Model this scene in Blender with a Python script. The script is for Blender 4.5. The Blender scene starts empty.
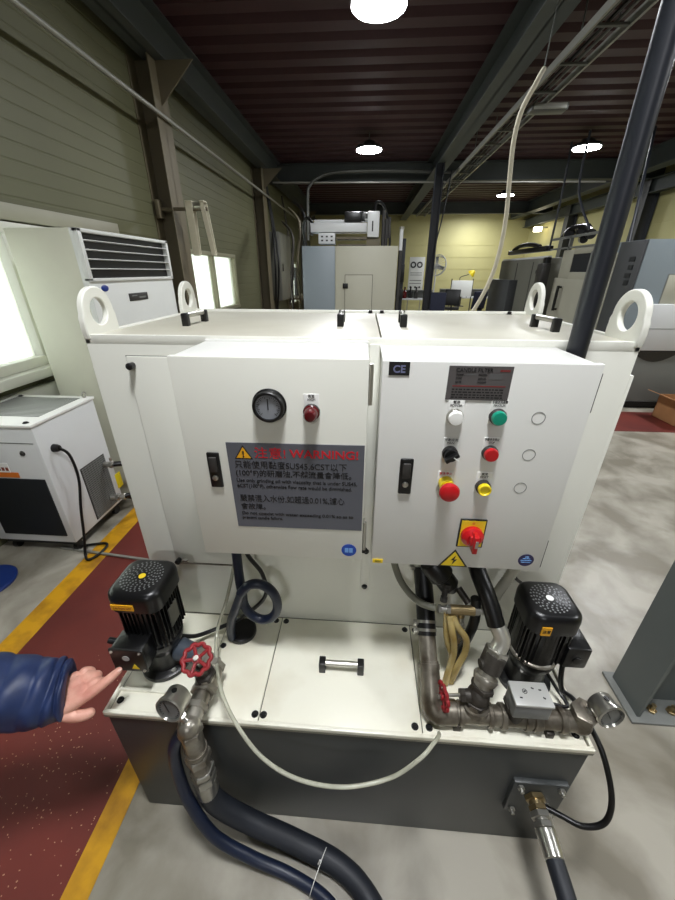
import bpy, bmesh, math, random
from mathutils import Vector, Matrix
random.seed(7)
SC = bpy.context.scene
COL = SC.collection
PI = math.pi
V = Vector

# ---------------------------------------------------------------- camera
PITCH, YAW, ROLL = 0.4555, -0.0679, 0.0024
_f = V((math.sin(YAW)*math.cos(PITCH), math.cos(YAW)*math.cos(PITCH), -math.sin(PITCH)))
_r = V((math.cos(YAW), -math.sin(YAW), 0)); _u = _r.cross(_f)
_r2 = _r*math.cos(ROLL)+_u*math.sin(ROLL); _u2 = -_r*math.sin(ROLL)+_u*math.cos(ROLL)
cd = bpy.data.cameras.new('camera'); cam = bpy.data.objects.new('camera', cd); COL.objects.link(cam)
cd.sensor_fit = 'VERTICAL'; cd.sensor_height = 36; cd.lens = 364.6/900*36; cd.clip_start = .02; cd.clip_end = 200
m = Matrix.Identity(4)
for i in range(3): m[i][0], m[i][1], m[i][2] = _r2[i], _u2[i], -_f[i]
m[2][3] = 1.5
cam.matrix_world = m
SC.camera = cam
# ---------------------------------------------------------------- world, exposure
w = bpy.data.worlds.new('daylight'); SC.world = w; w.use_nodes = True
w.node_tree.nodes['Background'].inputs[0].default_value = (.95, 1, .93, 1)
w.node_tree.nodes['Background'].inputs[1].default_value = 1.5
SC.view_settings.view_transform = 'Standard'; SC.view_settings.look = 'None'
SC.view_settings.gamma = 1; SC.view_settings.use_curve_mapping = False
SC.view_settings.exposure = 1.4
LAMP_POWER = 62.0

# ---------------------------------------------------------------- materials
def lin(c):
    return tuple((x/255/12.92 if x/255 <= .04045 else ((x/255+.055)/1.055)**2.4) for x in c)
MATS = {}
def mat(name, rgb, rough=.5, metal=0., var=.06, scale=6., bump=0., bscale=60., rgb2=None, emit=0, trans=0., coat=0., detail=4., alpha=1, thr=None):
    if name in MATS: return MATS[name]
    m = bpy.data.materials.new(name); m.use_nodes = True
    nt = m.node_tree; N = nt.nodes; L = nt.links; b = N['Principled BSDF']
    c = lin(rgb); c2 = lin(rgb2) if rgb2 else tuple(x*(1-var) for x in c)
    tc = N.new('ShaderNodeTexCoord'); nz = N.new('ShaderNodeTexNoise')
    nz.inputs['Scale'].default_value = scale; nz.inputs['Detail'].default_value = detail; nz.inputs['Distortion'].default_value = .35 if detail > 9 else 0
    L.new(tc.outputs['Object'], nz.inputs['Vector'])
    mr = N.new('ShaderNodeMapRange'); a, bb = thr if thr else (.3, .7)
    mr.inputs['From Min'].default_value = a; mr.inputs['From Max'].default_value = bb
    L.new(nz.outputs['Fac'], mr.inputs['Value'])
    mx = N.new('ShaderNodeMix'); mx.data_type = 'RGBA'
    mx.inputs[6].default_value = (*c, 1); mx.inputs[7].default_value = (*c2, 1)
    L.new(mr.outputs['Result'], mx.inputs[0]); L.new(mx.outputs[2], b.inputs['Base Color'])
    b.inputs['Roughness'].default_value = rough; b.inputs['Metallic'].default_value = metal
    if trans: b.inputs['Transmission Weight'].default_value = trans
    if coat: b.inputs['Coat Weight'].default_value = coat
    if emit:
        b.inputs['Emission Color'].default_value = (*c, 1); b.inputs['Emission Strength'].default_value = emit
    if bump:
        n2 = N.new('ShaderNodeTexNoise'); n2.inputs['Scale'].default_value = bscale; n2.inputs['Detail'].default_value = 3
        L.new(tc.outputs['Object'], n2.inputs['Vector'])
        bp = N.new('ShaderNodeBump'); bp.inputs['Strength'].default_value = bump; bp.inputs['Distance'].default_value = .002
        L.new(n2.outputs['Fac'], bp.inputs['Height']); L.new(bp.outputs['Normal'], b.inputs['Normal'])
    MATS[name] = m
    return m
white = mat('cream_white_paint', (230, 230, 220), .38, var=.05, scale=3)
whiteR = mat('cool_white_paint', (224, 224, 219), .35, var=.04, scale=3)
tanktop = mat('oily_white_paint', (236, 234, 218), .28, rgb2=(214, 208, 186), scale=5, thr=(.45, .75))
tankgrey = mat('dark_grey_paint', (55, 58, 58), .42, var=.12, scale=4)
black = mat('black_plastic', (9, 9, 10), .38, var=.2)
motorblack = mat('black_cast_enamel', (9, 9, 10), .32, rgb2=(22, 22, 23), scale=14, thr=(.5, .8), bump=.3, bscale=90)
rubber = mat('dark_rubber_hose', (30, 34, 42), .55, var=.2, scale=20)
bluerubber = mat('navy_rubber_hose', (22, 32, 54), .42, var=.2, scale=20)
steel = mat('brushed_steel', (190, 188, 180), .28, .9, var=.15, scale=25)
galv = mat('dirty_galvanised_iron', (172, 168, 158), .36, .75, rgb2=(110, 102, 90), scale=16, thr=(.4, .65), bump=.4, bscale=70)
castiron = mat('dark_cast_iron', (74, 70, 64), .5, .5, rgb2=(48, 44, 40), scale=20, bump=.5, bscale=110)
brass = mat('brass_fitting', (176, 156, 116), .3, .9, var=.2, scale=20)
redpaint = mat('red_enamel', (148, 26, 32), .5, var=.25, scale=40, bump=.3)
redplas = mat('red_plastic', (188, 20, 28), .3)
greenplas = mat('green_plastic', (12, 148, 120), .3)
yellowplas = mat('yellow_plastic', (236, 212, 30), .35, var=.05)
yellowlab = mat('yellow_label', (238, 206, 40), .45, var=.05)
orangelab = mat('orange_yellow_label', (232, 168, 30), .45, var=.1)
whitelab = mat('white_label', (236, 236, 232), .4, var=.02)
whiteplas = mat('white_lens', (250, 250, 246), .25, var=.01)
darkred = mat('dark_red_lens', (86, 14, 20), .2, var=.2)
signgrey = mat('grey_sign_plate', (92, 94, 102), .45, .0, var=.06, scale=5)
nameplate = mat('dark_name_plate', (96, 92, 92), .4, .1, var=.15, scale=20)
signred = mat('sign_red', (196, 24, 40), .5)
ink = mat('black_ink', (20, 20, 22), .5)
blueS = mat('blue_sticker', (24, 70, 170), .4, var=.05)
paleblue = mat('pale_blue_ink', (120, 170, 230), .4)
purple = mat('dark_violet_sticker', (46, 40, 84), .4, var=.2, scale=200)
orange = mat('orange_sticker', (220, 120, 40), .5, var=.1)
clear = mat('clear_vinyl_tube', (214, 214, 196), .2, rgb2=(190, 190, 170), scale=20, trans=.35)
amber = mat('amber_plastic_tube', (230, 210, 148), .15, rgb2=(196, 166, 92), scale=20, trans=.45)
dial = mat('gauge_dial_face', (205, 208, 206), .4, var=.04)
glassy = mat('dark_gauge_glass', (70, 72, 74), .1, var=.2)
concrete = mat('polished_concrete', (170, 165, 152), .36, rgb2=(126, 120, 106), scale=3.2, detail=10., thr=(.40, .62), bump=.25, bscale=14)
redfloor = mat('oxide_red_floor_paint', (112, 42, 32), .6, rgb2=(88, 30, 24), scale=3, bump=.2, bscale=30)
yelfloor = mat('worn_yellow_floor_paint', (206, 152, 22), .45, rgb2=(150, 104, 24), scale=9, detail=8, thr=(.45, .7))
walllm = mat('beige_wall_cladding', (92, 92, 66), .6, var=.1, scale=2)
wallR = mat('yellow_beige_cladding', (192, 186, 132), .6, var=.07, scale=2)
frontw = mat('plain_grey_wall', (150, 148, 140), .8, var=.1, scale=1)
deckm = mat('maroon_roof_deck', (58, 25, 29), .6, var=.2, scale=3)
beamm = mat('grey_green_steel', (70, 76, 74), .55, var=.12, scale=4)
colm = mat('beige_painted_steel', (98, 90, 70), .6, var=.1, scale=4)
darkst = mat('dark_steel_post', (28, 31, 38), .4, var=.15, scale=8)
conduitm = mat('grey_conduit', (150, 150, 142), .4, .3, var=.1)
trayd = mat('dull_tray_metal', (96, 98, 94), .45, .4, var=.1)
acwhite = mat('air_conditioner_white', (214, 216, 212), .4, var=.03)
acside = mat('air_conditioner_side', (206, 206, 188), .45, var=.05)
chillw = mat('chiller_white', (214, 216, 216), .4, var=.04)
meshdark = mat('black_filter_mesh', (14, 20, 26), .6, var=.3, scale=120)
ventdark = mat('vent_dark', (52, 50, 48), .5, var=.3, scale=60)
mblue = mat('blue_grey_sheet', (128, 138, 144), .45, var=.04, scale=3)
mbeige = mat('beige_grey_sheet', (168, 166, 150), .5, var=.04, scale=3)
mdark = mat('charcoal_sheet', (66, 68, 70), .5, var=.08, scale=3)
mmid = mat('mid_grey_sheet', (116, 118, 114), .5, var=.06, scale=3)
mlight = mat('pale_grey_sheet', (206, 208, 208), .4, var=.03, scale=3)
board = mat('white_board', (232, 234, 230), .5, var=.02)
cardb = mat('brown_cardboard', (176, 128, 84), .8, var=.12, scale=8)
skin = mat('skin', (226, 172, 152), .5, rgb2=(206, 138, 122), scale=30, bump=.25, bscale=160)
nailm = mat('fingernail', (236, 190, 176), .3)
navy = mat('navy_quilted_nylon', (36, 54, 98), .5, rgb2=(26, 40, 76), scale=18, bump=.3, bscale=40)
frost = mat('bright_window_glass', (236, 242, 236), .35, var=.05, scale=2, trans=1.)
diffm = mat('lamp_diffuser', (250, 252, 255), .4, emit=LAMP_POWER, var=0)
strap = mat('webbing_strap', (206, 200, 178), .7, var=.1, scale=30)
chipm = mat('pale_swarf', (190, 150, 120), .6)

# ---------------------------------------------------------------- mesh builder
class MB:
    def __init__(s): s.bm = bmesh.new()
    def _merge(s, b):
        me = bpy.data.meshes.new('t'); b.to_mesh(me); b.free(); s.bm.from_mesh(me); bpy.data.meshes.remove(me); return s
    def box(s, x0, x1, y0, y1, z0, z1, bev=0., seg=2, rot=None):
        b = bmesh.new(); bmesh.ops.create_cube(b, size=1)
        for v in b.verts: v.co = V(((x0+x1)/2+v.co.x*(x1-x0), (y0+y1)/2+v.co.y*(y1-y0), (z0+z1)/2+v.co.z*(z1-z0)))
        if bev: bmesh.ops.bevel(b, geom=b.edges[:], offset=bev, segments=seg, affect='EDGES', profile=.5)
        if rot:
            c = V(((x0+x1)/2, (y0+y1)/2, (z0+z1)/2)); b.transform(Matrix.Translation(c) @ rot.to_4x4() @ Matrix.Translation(-c))
        return s._merge(b)
    def ring(s, pts, loops, close=True, caps=True): pass
    def lathe(s, o, d, prof, seg=32, sx=None, poly=None):
        # prof: list of (t along d, radius)
        o = V(o); d = V(d).normalized()
        a = d.orthogonal().normalized()
        if abs(d.z) > .99: a = V((1, 0, 0))
        elif abs(d.z) < .8:
            a = (V((0, 0, 1)) - d*d.z).normalized()
        c = d.cross(a); b = bmesh.new(); rows = []
        for t, r in prof:
            if r <= 1e-6: rows.append([b.verts.new(o+d*t)]); continue
            rows.append([b.verts.new(o+d*t+(a*math.cos(2*PI*k/seg+(PI/seg if seg < 9 else 0))+c*math.sin(2*PI*k/seg+(PI/seg if seg < 9 else 0)))*r) for k in range(seg)])
        for A, B in zip(rows, rows[1:]):
            for k in range(seg):
                k2 = (k+1) % seg
                if len(A) == 1 and len(B) == 1: continue
                if len(A) == 1: b.faces.new((A[0], B[k], B[k2]))
                elif len(B) == 1: b.faces.new((A[k], B[0], A[k2]))
                else: b.faces.new((A[k], B[k], B[k2], A[k2]))
        if len(rows[0]) > 1: b.faces.new(rows[0])
        if len(rows[-1]) > 1: b.faces.new(rows[-1])
        bmesh.ops.recalc_face_normals(b, faces=b.faces[:])
        return s._merge(b)
    def cyl(s, p0, p1, r0, r1=None, seg=28, bev=0.):
        p0, p1 = V(p0), V(p1); h = (p1-p0).length; r1 = r0 if r1 is None else r1
        pr = [(0, r0-bev), (bev, r0), (h-bev, r1), (h, r1-bev)] if bev else [(0, r0), (h, r1)]
        return s.lathe(p0, p1-p0, pr, seg)
    def hexn(s, p, d, r, h): # hex nut
        return s.lathe(p, d, [(0, r*.9), (h*.12, r), (h*.88, r), (h, r*.9)], 6)
    def bolt(s, p, d, r=.006, h=.005):
        s.lathe(p, d, [(0, r*1.45), (.0012, r*1.45)], 20); return s.lathe(V(p)+V(d).normalized()*.001, d, [(0, r), (h*.8, r), (h, r*.8)], 16)
    def tube(s, pts, r, seg=14, n=8, closed=False, smooth=True, rad=None):
        P = [V(p) for p in pts]
        if smooth:
            Q = []; R = []
            m_ = len(P)
            for i in range(m_ if closed else m_-1):
                g = lambda j: P[j % m_] if closed else P[max(0, min(m_-1, j))]
                a, b_, c, d = g(i-1), g(i), g(i+1), g(i+2)
                for k in range(n):
                    t = k/n
                    Q.append(.5*((2*b_)+(c-a)*t+(2*a-5*b_+4*c-d)*t*t+(3*b_-a-3*c+d)*t**3))
                    if rad: R.append(rad[i]+(rad[min(i+1, m_-1)]-rad[i])*t)
            if not closed:
                Q.append(P[-1]);
                if rad: R.append(rad[-1])
            P = Q; rad = R if rad else None
        b = bmesh.new(); rows = []; nn = len(P)
        T = []
        for i in range(nn):
            if closed: t = P[(i+1) % nn]-P[i-1]
            else: t = P[min(i+1, nn-1)]-P[max(i-1, 0)]
            T.append(t.normalized())
        a = T[0].orthogonal().normalized()
        for i in range(nn):
            if i:
                q = T[i-1].rotation_difference(T[i]); a = (q @ a); a = (a-T[i]*a.dot(T[i])).normalized()
            c = T[i].cross(a); rr = rad[i] if rad else r
            rows.append([b.verts.new(P[i]+(a*math.cos(2*PI*k/seg)+c*math.sin(2*PI*k/seg))*rr) for k in range(seg)])
        pr = list(zip(rows, rows[1:]))
        if closed: pr.append((rows[-1], rows[0]))
        for A, B in pr:
            for k in range(seg): b.faces.new((A[k], A[(k+1) % seg], B[(k+1) % seg], B[k]))
        if not closed: b.faces.new(rows[0]); b.faces.new(rows[-1])
        bmesh.ops.recalc_face_normals(b, faces=b.faces[:])
        return s._merge(b)
    def prism(s, pts, d, holes=None):
        # planar polygon (3D pts) extruded by vector d
        b = bmesh.new(); d = V(d)
        if holes is None:
            A = [b.verts.new(V(p)) for p in pts]; B = [b.verts.new(V(p)+d) for p in pts]
            b.faces.new(A); b.faces.new(B[::-1])
            for k in range(len(A)): b.faces.new((A[k], A[(k+1) % len(A)], B[(k+1) % len(A)], B[k]))
        else:  # ring: pts and holes same count
            n = len(pts)
            A = [b.verts.new(V(p)) for p in pts]; B = [b.verts.new(V(p)+d) for p in pts]
            C = [b.verts.new(V(p)) for p in holes]; D = [b.verts.new(V(p)+d) for p in holes]
            for k in range(n):
                j = (k+1) % n
                b.faces.new((A[k], A[j], C[j], C[k])); b.faces.new((B[k], B[j], D[j], D[k]))
                b.faces.new((A[k], A[j], B[j], B[k])); b.faces.new((C[k], C[j], D[j], D[k]))
        bmesh.ops.recalc_face_normals(b, faces=b.faces[:])
        return s._merge(b)
    def sphere(s, c, r, sc=(1, 1, 1)):
        b = bmesh.new(); bmesh.ops.create_uvsphere(b, u_segments=20, v_segments=12, radius=r)
        for v in b.verts: v.co = V((v.co.x*sc[0], v.co.y*sc[1], v.co.z*sc[2]))+V(c)
        return s._merge(b)
    def torus(s, c, d, R, r, seg=32, sseg=12):
        c = V(c); d = V(d).normalized(); a = d.orthogonal().normalized(); e = d.cross(a)
        return s.tube([c+(a*math.cos(2*PI*k/seg)+e*math.sin(2*PI*k/seg))*R for k in range(seg)], r, sseg, closed=True, smooth=False)

class Thing:
    def __init__(s, name, label, cat, loc, group=None):
        o = bpy.data.objects.new(name, None); COL.objects.link(o); o.location = loc; o.empty_display_size = .05
        o['label'] = label; o['category'] = cat
        if group: o['group'] = group
        s.o = o; s.loc = V(loc)
def link(name, mb, m, parent=None, loc=None, label=None, sharp=35, kind=None):
    """one mesh object from a builder; parent: Thing or (object, loc)"""
    me = bpy.data.meshes.new(name)
    off = V(loc) if loc is not None else V((0, 0, 0))
    po = None
    if isinstance(parent, Thing): po, off = parent.o, parent.loc
    elif isinstance(parent, tuple): po, off = parent
    bmesh.ops.translate(mb.bm, verts=mb.bm.verts[:], vec=-off)
    mb.bm.to_mesh(me); mb.bm.free()
    me.materials.append(m)
    me.polygons.foreach_set('use_smooth', [True]*len(me.polygons))
    try: me.set_sharp_from_angle(angle=math.radians(sharp))
    except Exception: pass
    o = bpy.data.objects.new(name, me); COL.objects.link(o)
    if po: o.parent = po
    elif loc is not None: o.location = off
    if label: o['label'] = label
    if kind: o['kind'] = kind
    return o
def single(name, mb, m, label, cat, loc, group=None, **k):
    o = link(name, mb, m, None, loc, **k); o['label'] = label; o['category'] = cat
    if group: o['group'] = group
    return o
def struct(name, mb, m, parent=None, sharp=35):
    o = link(name, mb, m, parent, sharp=sharp)
    if parent is None: o['kind'] = 'structure'
    return o
def sub(po, thing): return (po, thing.loc)
def copy_thing(root, loc, label=None):
    r = root.copy(); COL.objects.link(r); r.location = loc
    if label: r['label'] = label
    for ch in list(root.children):
        c = ch.copy(); COL.objects.link(c); c.parent = r
        for g in list(ch.children):
            d = g.copy(); COL.objects.link(d); d.parent = c
    return r
def text(name, body, size, m, parent, pos, width=None, ax='front', align='LEFT', depth=.0004, bold=0.):
    """lettering as a mesh part; front = on a face looking towards -Y"""
    cu = bpy.data.curves.new(name, 'FONT'); cu.body = body; cu.size = size; cu.extrude = depth; cu.offset = bold
    cu.align_x = align
    o = bpy.data.objects.new('tmp', cu); COL.objects.link(o)
    bpy.context.view_layer.update()
    dg = bpy.context.evaluated_depsgraph_get()
    me = bpy.data.meshes.new_from_object(o.evaluated_get(dg)); bpy.data.objects.remove(o); bpy.data.curves.remove(cu)
    xs = [v.co.x for v in me.vertices] or [0, 1]
    wd = max(xs)-min(xs); k = (width/wd) if width else 1.
    if ax == 'front': R = Matrix(((1, 0, 0), (0, 0, -1), (0, 1, 0)))
    else: R = ax
    po, off = parent
    for v in me.vertices: v.co = R @ V((v.co.x*k, v.co.y, v.co.z)) + V(pos) - off
    me.materials.clear(); me.materials.append(m)
    ob = bpy.data.objects.new(name, me); COL.objects.link(ob); ob.parent = po
    return ob
FRONT = Matrix(((1, 0, 0), (0, 0, -1), (0, 1, 0)))

# ================================================================= STRUCTURE
XL, XR, YF, YB, ZC = -2.15, 5.95, -5.5, 16.0, 3.53
struct('floor', MB().box(XL-.3, XR+.3, YF-.3, YB+.3, -.2, 0), concrete)
struct('trim_1', MB().box(-1.46, -.755, YF, YB, 0, .002), redfloor)
struct('trim_2', MB().box(-1.575, -1.46, YF, YB, 0, .0025), yelfloor)
struct('trim_3', MB().box(-.755, -.682, YF, YB, 0, .0025), yelfloor)
struct('trim_4', MB().box(2.45, XR, 3.72, 4.34, 0, .002), redfloor)
# left wall: horizontally ribbed cladding with window openings
def cladding(mb, x, side, y0, y1, z0, z1, pitch=.1):
    z = z0
    pr = [(0, z0)]
    k = math.ceil(z0/pitch+1e-6)
    while k*pitch < z1-.02:
        pr += [(0, k*pitch-.008), (-.003, k*pitch-.004), (-.003, k*pitch+.004), (0, k*pitch+.008)]; k += 1
    pr = [p for p in pr if z0 <= p[1] <= z1]+[(0, z1)]
    pts = [(x+side*a, y0, zz) for a, zz in pr]+[(x-side*.12, y0, z1), (x-side*.12, y0, z0)]
    mb.prism(pts, (0, y1-y0, 0))
W1 = (.3, 3.35, .93, 1.76); W2 = (4.62, 6.6, .95, 1.74); W3 = (10.9, 12.7, .6, 1.75)
wl = MB(); ys = YF
for (a, b, z0, z1) in (W1, W2, W3):
    cladding(wl, XL, 1, ys, a, 0, ZC); cladding(wl, XL, 1, a, b, 0, z0); cladding(wl, XL, 1, a, b, z1, ZC); ys = b
cladding(wl, XL, 1, ys, YB, 0, ZC)
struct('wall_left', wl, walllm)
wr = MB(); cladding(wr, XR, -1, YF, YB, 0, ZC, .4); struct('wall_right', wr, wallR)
wb = MB()
pts = [(XL-.1, YB, 0)]
wb.box(XL-.1, XR+.1, YB, YB+.12, 0, ZC)
for k in range(1, 9): wb.box(XL, XR, YB-.012, YB+.01, k*.4-.012, k*.4+.012)
struct('wall_back', wb, wallR)
struct('wall_front', MB().box(XL-.1, XR+.1, YF-.12, YF, 0, ZC), frontw)
# windows
wframe = mat('window_frame_pale', (208, 208, 198), .4); wframe2 = mat('window_frame_olive', (138, 136, 112), .5)
def window(n, W, fm, splits, fw=.05):
    y0, y1, z0, z1 = W
    f = MB()
    for a in (z0, z1-fw): f.box(XL-.09, XL+.025, y0, y1, a, a+fw, .004)
    for a in [y0, y1-fw]+list(splits): f.box(XL-.07, XL+.02, a, a+fw, z0, z1, .004)
    o = struct('window_%d' % n, f, fm)
    p = (o, V((0, 0, 0)))
    e = [y0]+list(splits)+[y1]
    for a, b in zip(e, e[1:]): link('pane', MB().box(XL-.05, XL-.042, a+fw*.6, b+fw*.3, z0+fw*.6, z1-fw*.6), frost, p)
    return p
p = window(1, W1, wframe, (.95, 2.33), .06)
link('window_sill', MB().box(XL-.02, XL+.09, W1[0]-.1, W1[1]+.05, .87, .93, .006), wframe, p)
link('casing', MB().box(XL-.01, XL+.03, W1[0]-.1, 3.5, 1.77, 1.86, .004), mat('dim_casing', (150, 148, 132), .5), p)
link('sill_board', MB().box(XL-.01, XL+.03, W1[0]-.1, 3.5, .70, .82, .004), wframe, p)
window(2, W2, wframe2, (5.62,)); window(3, W3, wframe2, (11.8,))
# roof deck: corrugated sheet, ribs running across
prof = []; y = YF-.1
while y < YB+.1:
    prof += [(y, ZC), (y+.16, ZC), (y+.19, ZC+.06), (y+.29, ZC+.06)]; y += .32
pts = [(XL-.2, a, b) for a, b in prof]+[(XL-.2, prof[-1][0], ZC+.12), (XL-.2, prof[0][0], ZC+.12)]
struct('ceiling', MB().prism(pts, (XR-XL+.4, 0, 0)), deckm, sharp=20)
def ibeam(mb, p0, p1, h, wdt, t=.012, top=ZC):
    # along x or y ; top at z=top
    (x0, y0), (x1, y1) = p0, p1; z1 = top; z0 = top-h
    if abs(x1-x0) < 1e-6:
        mb.box(x0-wdt/2, x0+wdt/2, y0, y1, z0, z0+t); mb.box(x0-wdt/2, x0+wdt/2, y0, y1, z1-t, z1); mb.box(x0-t/2, x0+t/2, y0, y1, z0, z1)
    else:
        mb.box(x0, x1, y0-wdt/2, y0+wdt/2, z0, z0+t); mb.box(x0, x1, y0-wdt/2, y0+wdt/2, z1-t, z1); mb.box(x0, x1, y0-t/2, y0+t/2, z0, z1)
n = 5
for x in (-1.95, 1.32, 5.2):
    b = MB(); ibeam(b, (x, YF), (x, YB), .33, .24 if x > 0 else .2); n += 0; struct('trim_%d' % n, b, beamm); n += 1
for yy in (9.5, 14.4, .9-1.5):
    b = MB(); ibeam(b, (XL, yy), (XR, yy), .33, .2); struct('trim_%d' % n, b, beamm); n += 1
# wall columns (I shapes against the walls)
def hcol(mb, x, y, s=.15, z0=0, z1=3.2, t=.01, w_=None):
    w_ = w_ or s
    mb.box(x-s/2, x-s/2+t, y-w_/2, y+w_/2, z0, z1); mb.box(x+s/2-t, x+s/2, y-w_/2, y+w_/2, z0, z1); mb.box(x-s/2, x+s/2, y-t/2, y+t/2, z0, z1)
for yy in (-.6, 4.36, 8.2, 13.6):
    b = MB(); hcol(b, -2.05, yy, .2, z1=3.2, w_=.28)
    b.prism([(-2.1, yy-.006, 3.2), (-1.6, yy-.006, 3.2), (-2.1, yy-.006, 2.75)], (0, .012, 0))
    struct('trim_%d' % n, b, colm); n += 1
for yy in (6.3, 9.5, 12.7):
    b = MB(); hcol(b, 5.8, yy, .24, z1=3.2, w_=.24); struct('trim_%d' % n, b, mdark); n += 1
b = MB(); ibeam(b, (5.75, 3), (5.75, YB), .26, .16, top=3.2); struct('trim_%d' % n, b, beamm); n += 1
b = MB(); hcol(b, 1.24, 8.0, .14, z1=3.2); struct('trim_%d' % n, b, darkst); n += 1

# ---------------------------------------------------------------- ceiling lamps
def lamp(loc, label):
    t = Thing('high_bay_lamp', label, 'lamp', loc, 'round high bay lamps under the roof deck')
    x, y, z = loc
    link('housing', MB().lathe((x, y, z), (0, 0, 1), [(.0, .215), (.02, .222), (.05, .2), (.065, .12), (.11, .09), (.13, .04), (.14, .0)], 40), mdark, t)
    link('diffuser', MB().lathe((x, y, z-.012), (0, 0, 1), [(0, .0), (.0, .17), (.006, .205), (.011, .205)], 40), diffm, t)
    link('suspension_rod', MB().cyl((x, y, z+.13), (x, y, ZC+.02), .008, seg=10), trayd, t)
    return t.o
LZ = 3.3
L0 = lamp((.036, 3.95, LZ), 'round ceiling lamp at the top edge, the largest and nearest one')
lamps = [((-.008, 7.6, LZ), 'round white ceiling lamp hanging above the grey machining enclosure'),
         ((3.5, 7.7, LZ), 'tilted looking round lamp at the upper right beside the black pole'),
         ((3.8, 14.85, 3.28), 'small distant round lamp glowing in front of the yellow rear wall'),
         ((.05, .13, LZ), 'round ceiling lamp above and behind the photographer'),
         ((.03, -3.6, LZ), 'round fill lamp added out of view farthest behind the photographer'),  # unseen lamp added as frontal fill for the cabinet doors
         ((3.5, .3, LZ), 'round ceiling lamp above the right of the photographer'),
         ((3.5, 4.0, LZ), 'round ceiling lamp above the grey machine on the right'),
         ((3.6, 11.8, LZ), 'faint round lamp beyond the cross beam beside the white hose')]
for loc, lab in lamps: copy_thing(L0, loc, lab)

# ================================================================= THE FILTER MACHINE
X0, X1, YT, YBF, YE, ZT, ZB = -.63, .573, .499, .811, 1.395, .488, 1.37
tank = Thing('oil_tank', 'long low oil tank with dark grey front and oily white top under the cabinets', 'tank', (-.03, .95, 0))
link('shell', MB().box(X0+.006, X1-.006, YT, YE, .0, ZT-.012, .003), tankgrey, tank)
tp = MB()
tp.box(X0, X1, YT-.004, YE, ZT-.014, ZT-.004, .002)
link('top_frame', tp, mat('seam_shade_grey', (120, 118, 104), .5), tank)  # frame coloured as shade so the plate seams read dark
rim = MB()
rim.box(X0, X1, YT-.004, YT+.006, ZT-.006, ZT+.008, .002).box(X0, X0+.008, YT, YBF, ZT-.006, ZT+.008, .002).box(X1-.008, X1, YT, YBF, ZT-.006, ZT+.008, .002)
rim.box(X0, -.45, YT+.055, YT+.063, ZT-.006, ZT+.004)
link('rim', rim, tanktop, tank)
link('pump_tray', MB().box(X0+.010, -.4035, YT+.008, YBF-.002, ZT-.006, ZT-.002, .0008), tanktop, tank)
for a, b_ in ((-.40, -.2340), (-.2310, .1740), (.1770, X1-.012)):
    link('cover_plate', MB().box(a, b_, YT+.008, YBF-.002, ZT-.005, ZT+.002, .0008), tanktop, tank)
for (x, y) in ((-.222, .521), (-.202+-.042, .521), (.158, .521), (.193, .521), (-.250, .797), (-.218, .797), (.159, .793), (.19, .793), (-.375, .527), (-.605, .53), (.545, .53), (-.39, .70), (.55, .79)):
    link('bolt', MB().bolt((x, y, ZT+.001), (0, 0, 1), .0062, .006), black, tank)
h = link('handle', MB().cyl((-.085, .65, ZT+.03), (.022, .65, ZT+.03), .008, seg=16), steel, tank, label='steel grip bar')
for x in (-.085, .022): link('handle_post', MB().box(x-.009, x+.009, .637, .663, ZT+.002, ZT+.04, .002), black, tank)
fl = MB().box(.418, .552, YT-.012, YT+.002, .195, .343, .003)
link('flange_plate', fl, tankgrey, tank)
for x in (.435, .535):
    for z in (.212, .326): link('flange_bolt', MB().hexn((x, YT-.012, z), (0, -1, 0), .009, .007).cyl((x, YT-.018, z), (x, YT-.026, z), .005), steel, tank)

hs = Thing('filter_housing', 'big cream white filter housing box with four lifting lugs, carrying the two cabinets', 'housing', (-.03, 1.1, ZT))
b = MB().box(X0, X1, YBF, YE, ZT, ZB-.016, .003)
link('shell', b, white, hs)
lip = MB().box(X0, X1, YE-.012, YE, ZB-.02, ZB+.006, .002).box(X0, X0+.012, YBF, YE, ZB-.02, ZB+.002, .002).box(X1-.012, X1, YBF, YE, ZB-.02, ZB+.002, .002).box(X0, X1, YBF, YBF+.012, ZB-.02, ZB+.001, .001)
link('top_lip', lip, white, hs)
topm = mat('dusty_white_top', (196, 194, 180), .4, rgb2=(178, 174, 158), scale=4)
for a, c in ((X0+.014, .038), (.041, X1-.014)):
    link('lid_panel', MB().box(a, c, YBF+.014, YE-.014, ZB-.018, ZB-.002, .002), topm, hs)
link('side_sheet', MB().box(X1-.001, X1+.012, YBF+.006, YE-.01, ZT+.002, 1.3, .002), white, hs)
link('side_sheet', MB().box(X0-.005, X0+.001, YBF+.006, YE-.01, ZT+.002, 1.3, .002), white, hs)
link('panel_gap_shade', MB().box(-.5425, -.30, YBF-.002, YBF, .7115, 1.3265), mat('gap_shade_grey', (96, 96, 88), .6), hs)  # darker backing sheet paints the shade in the gap round the panel
o = link('access_panel', MB().box(-.541, -.30, YBF-.005, YBF, .713, 1.325, .0015), white, hs)
for (x, z) in ((-.528, 1.305), (-.53, .722)):
    link('latch_screw', MB().lathe((x, YBF-.005, z), (0, -1, 0), [(0, .007), (.012, .008), (.016, .008), (.018, .005)], 20), black, hs)
link('latch_tab', MB().box(-.52, -.505, YBF-.009, YBF-.003, .714, .72).box(-.535, -.36, YBF-.007, YBF-.003, .706, .709), galv, hs)
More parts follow.
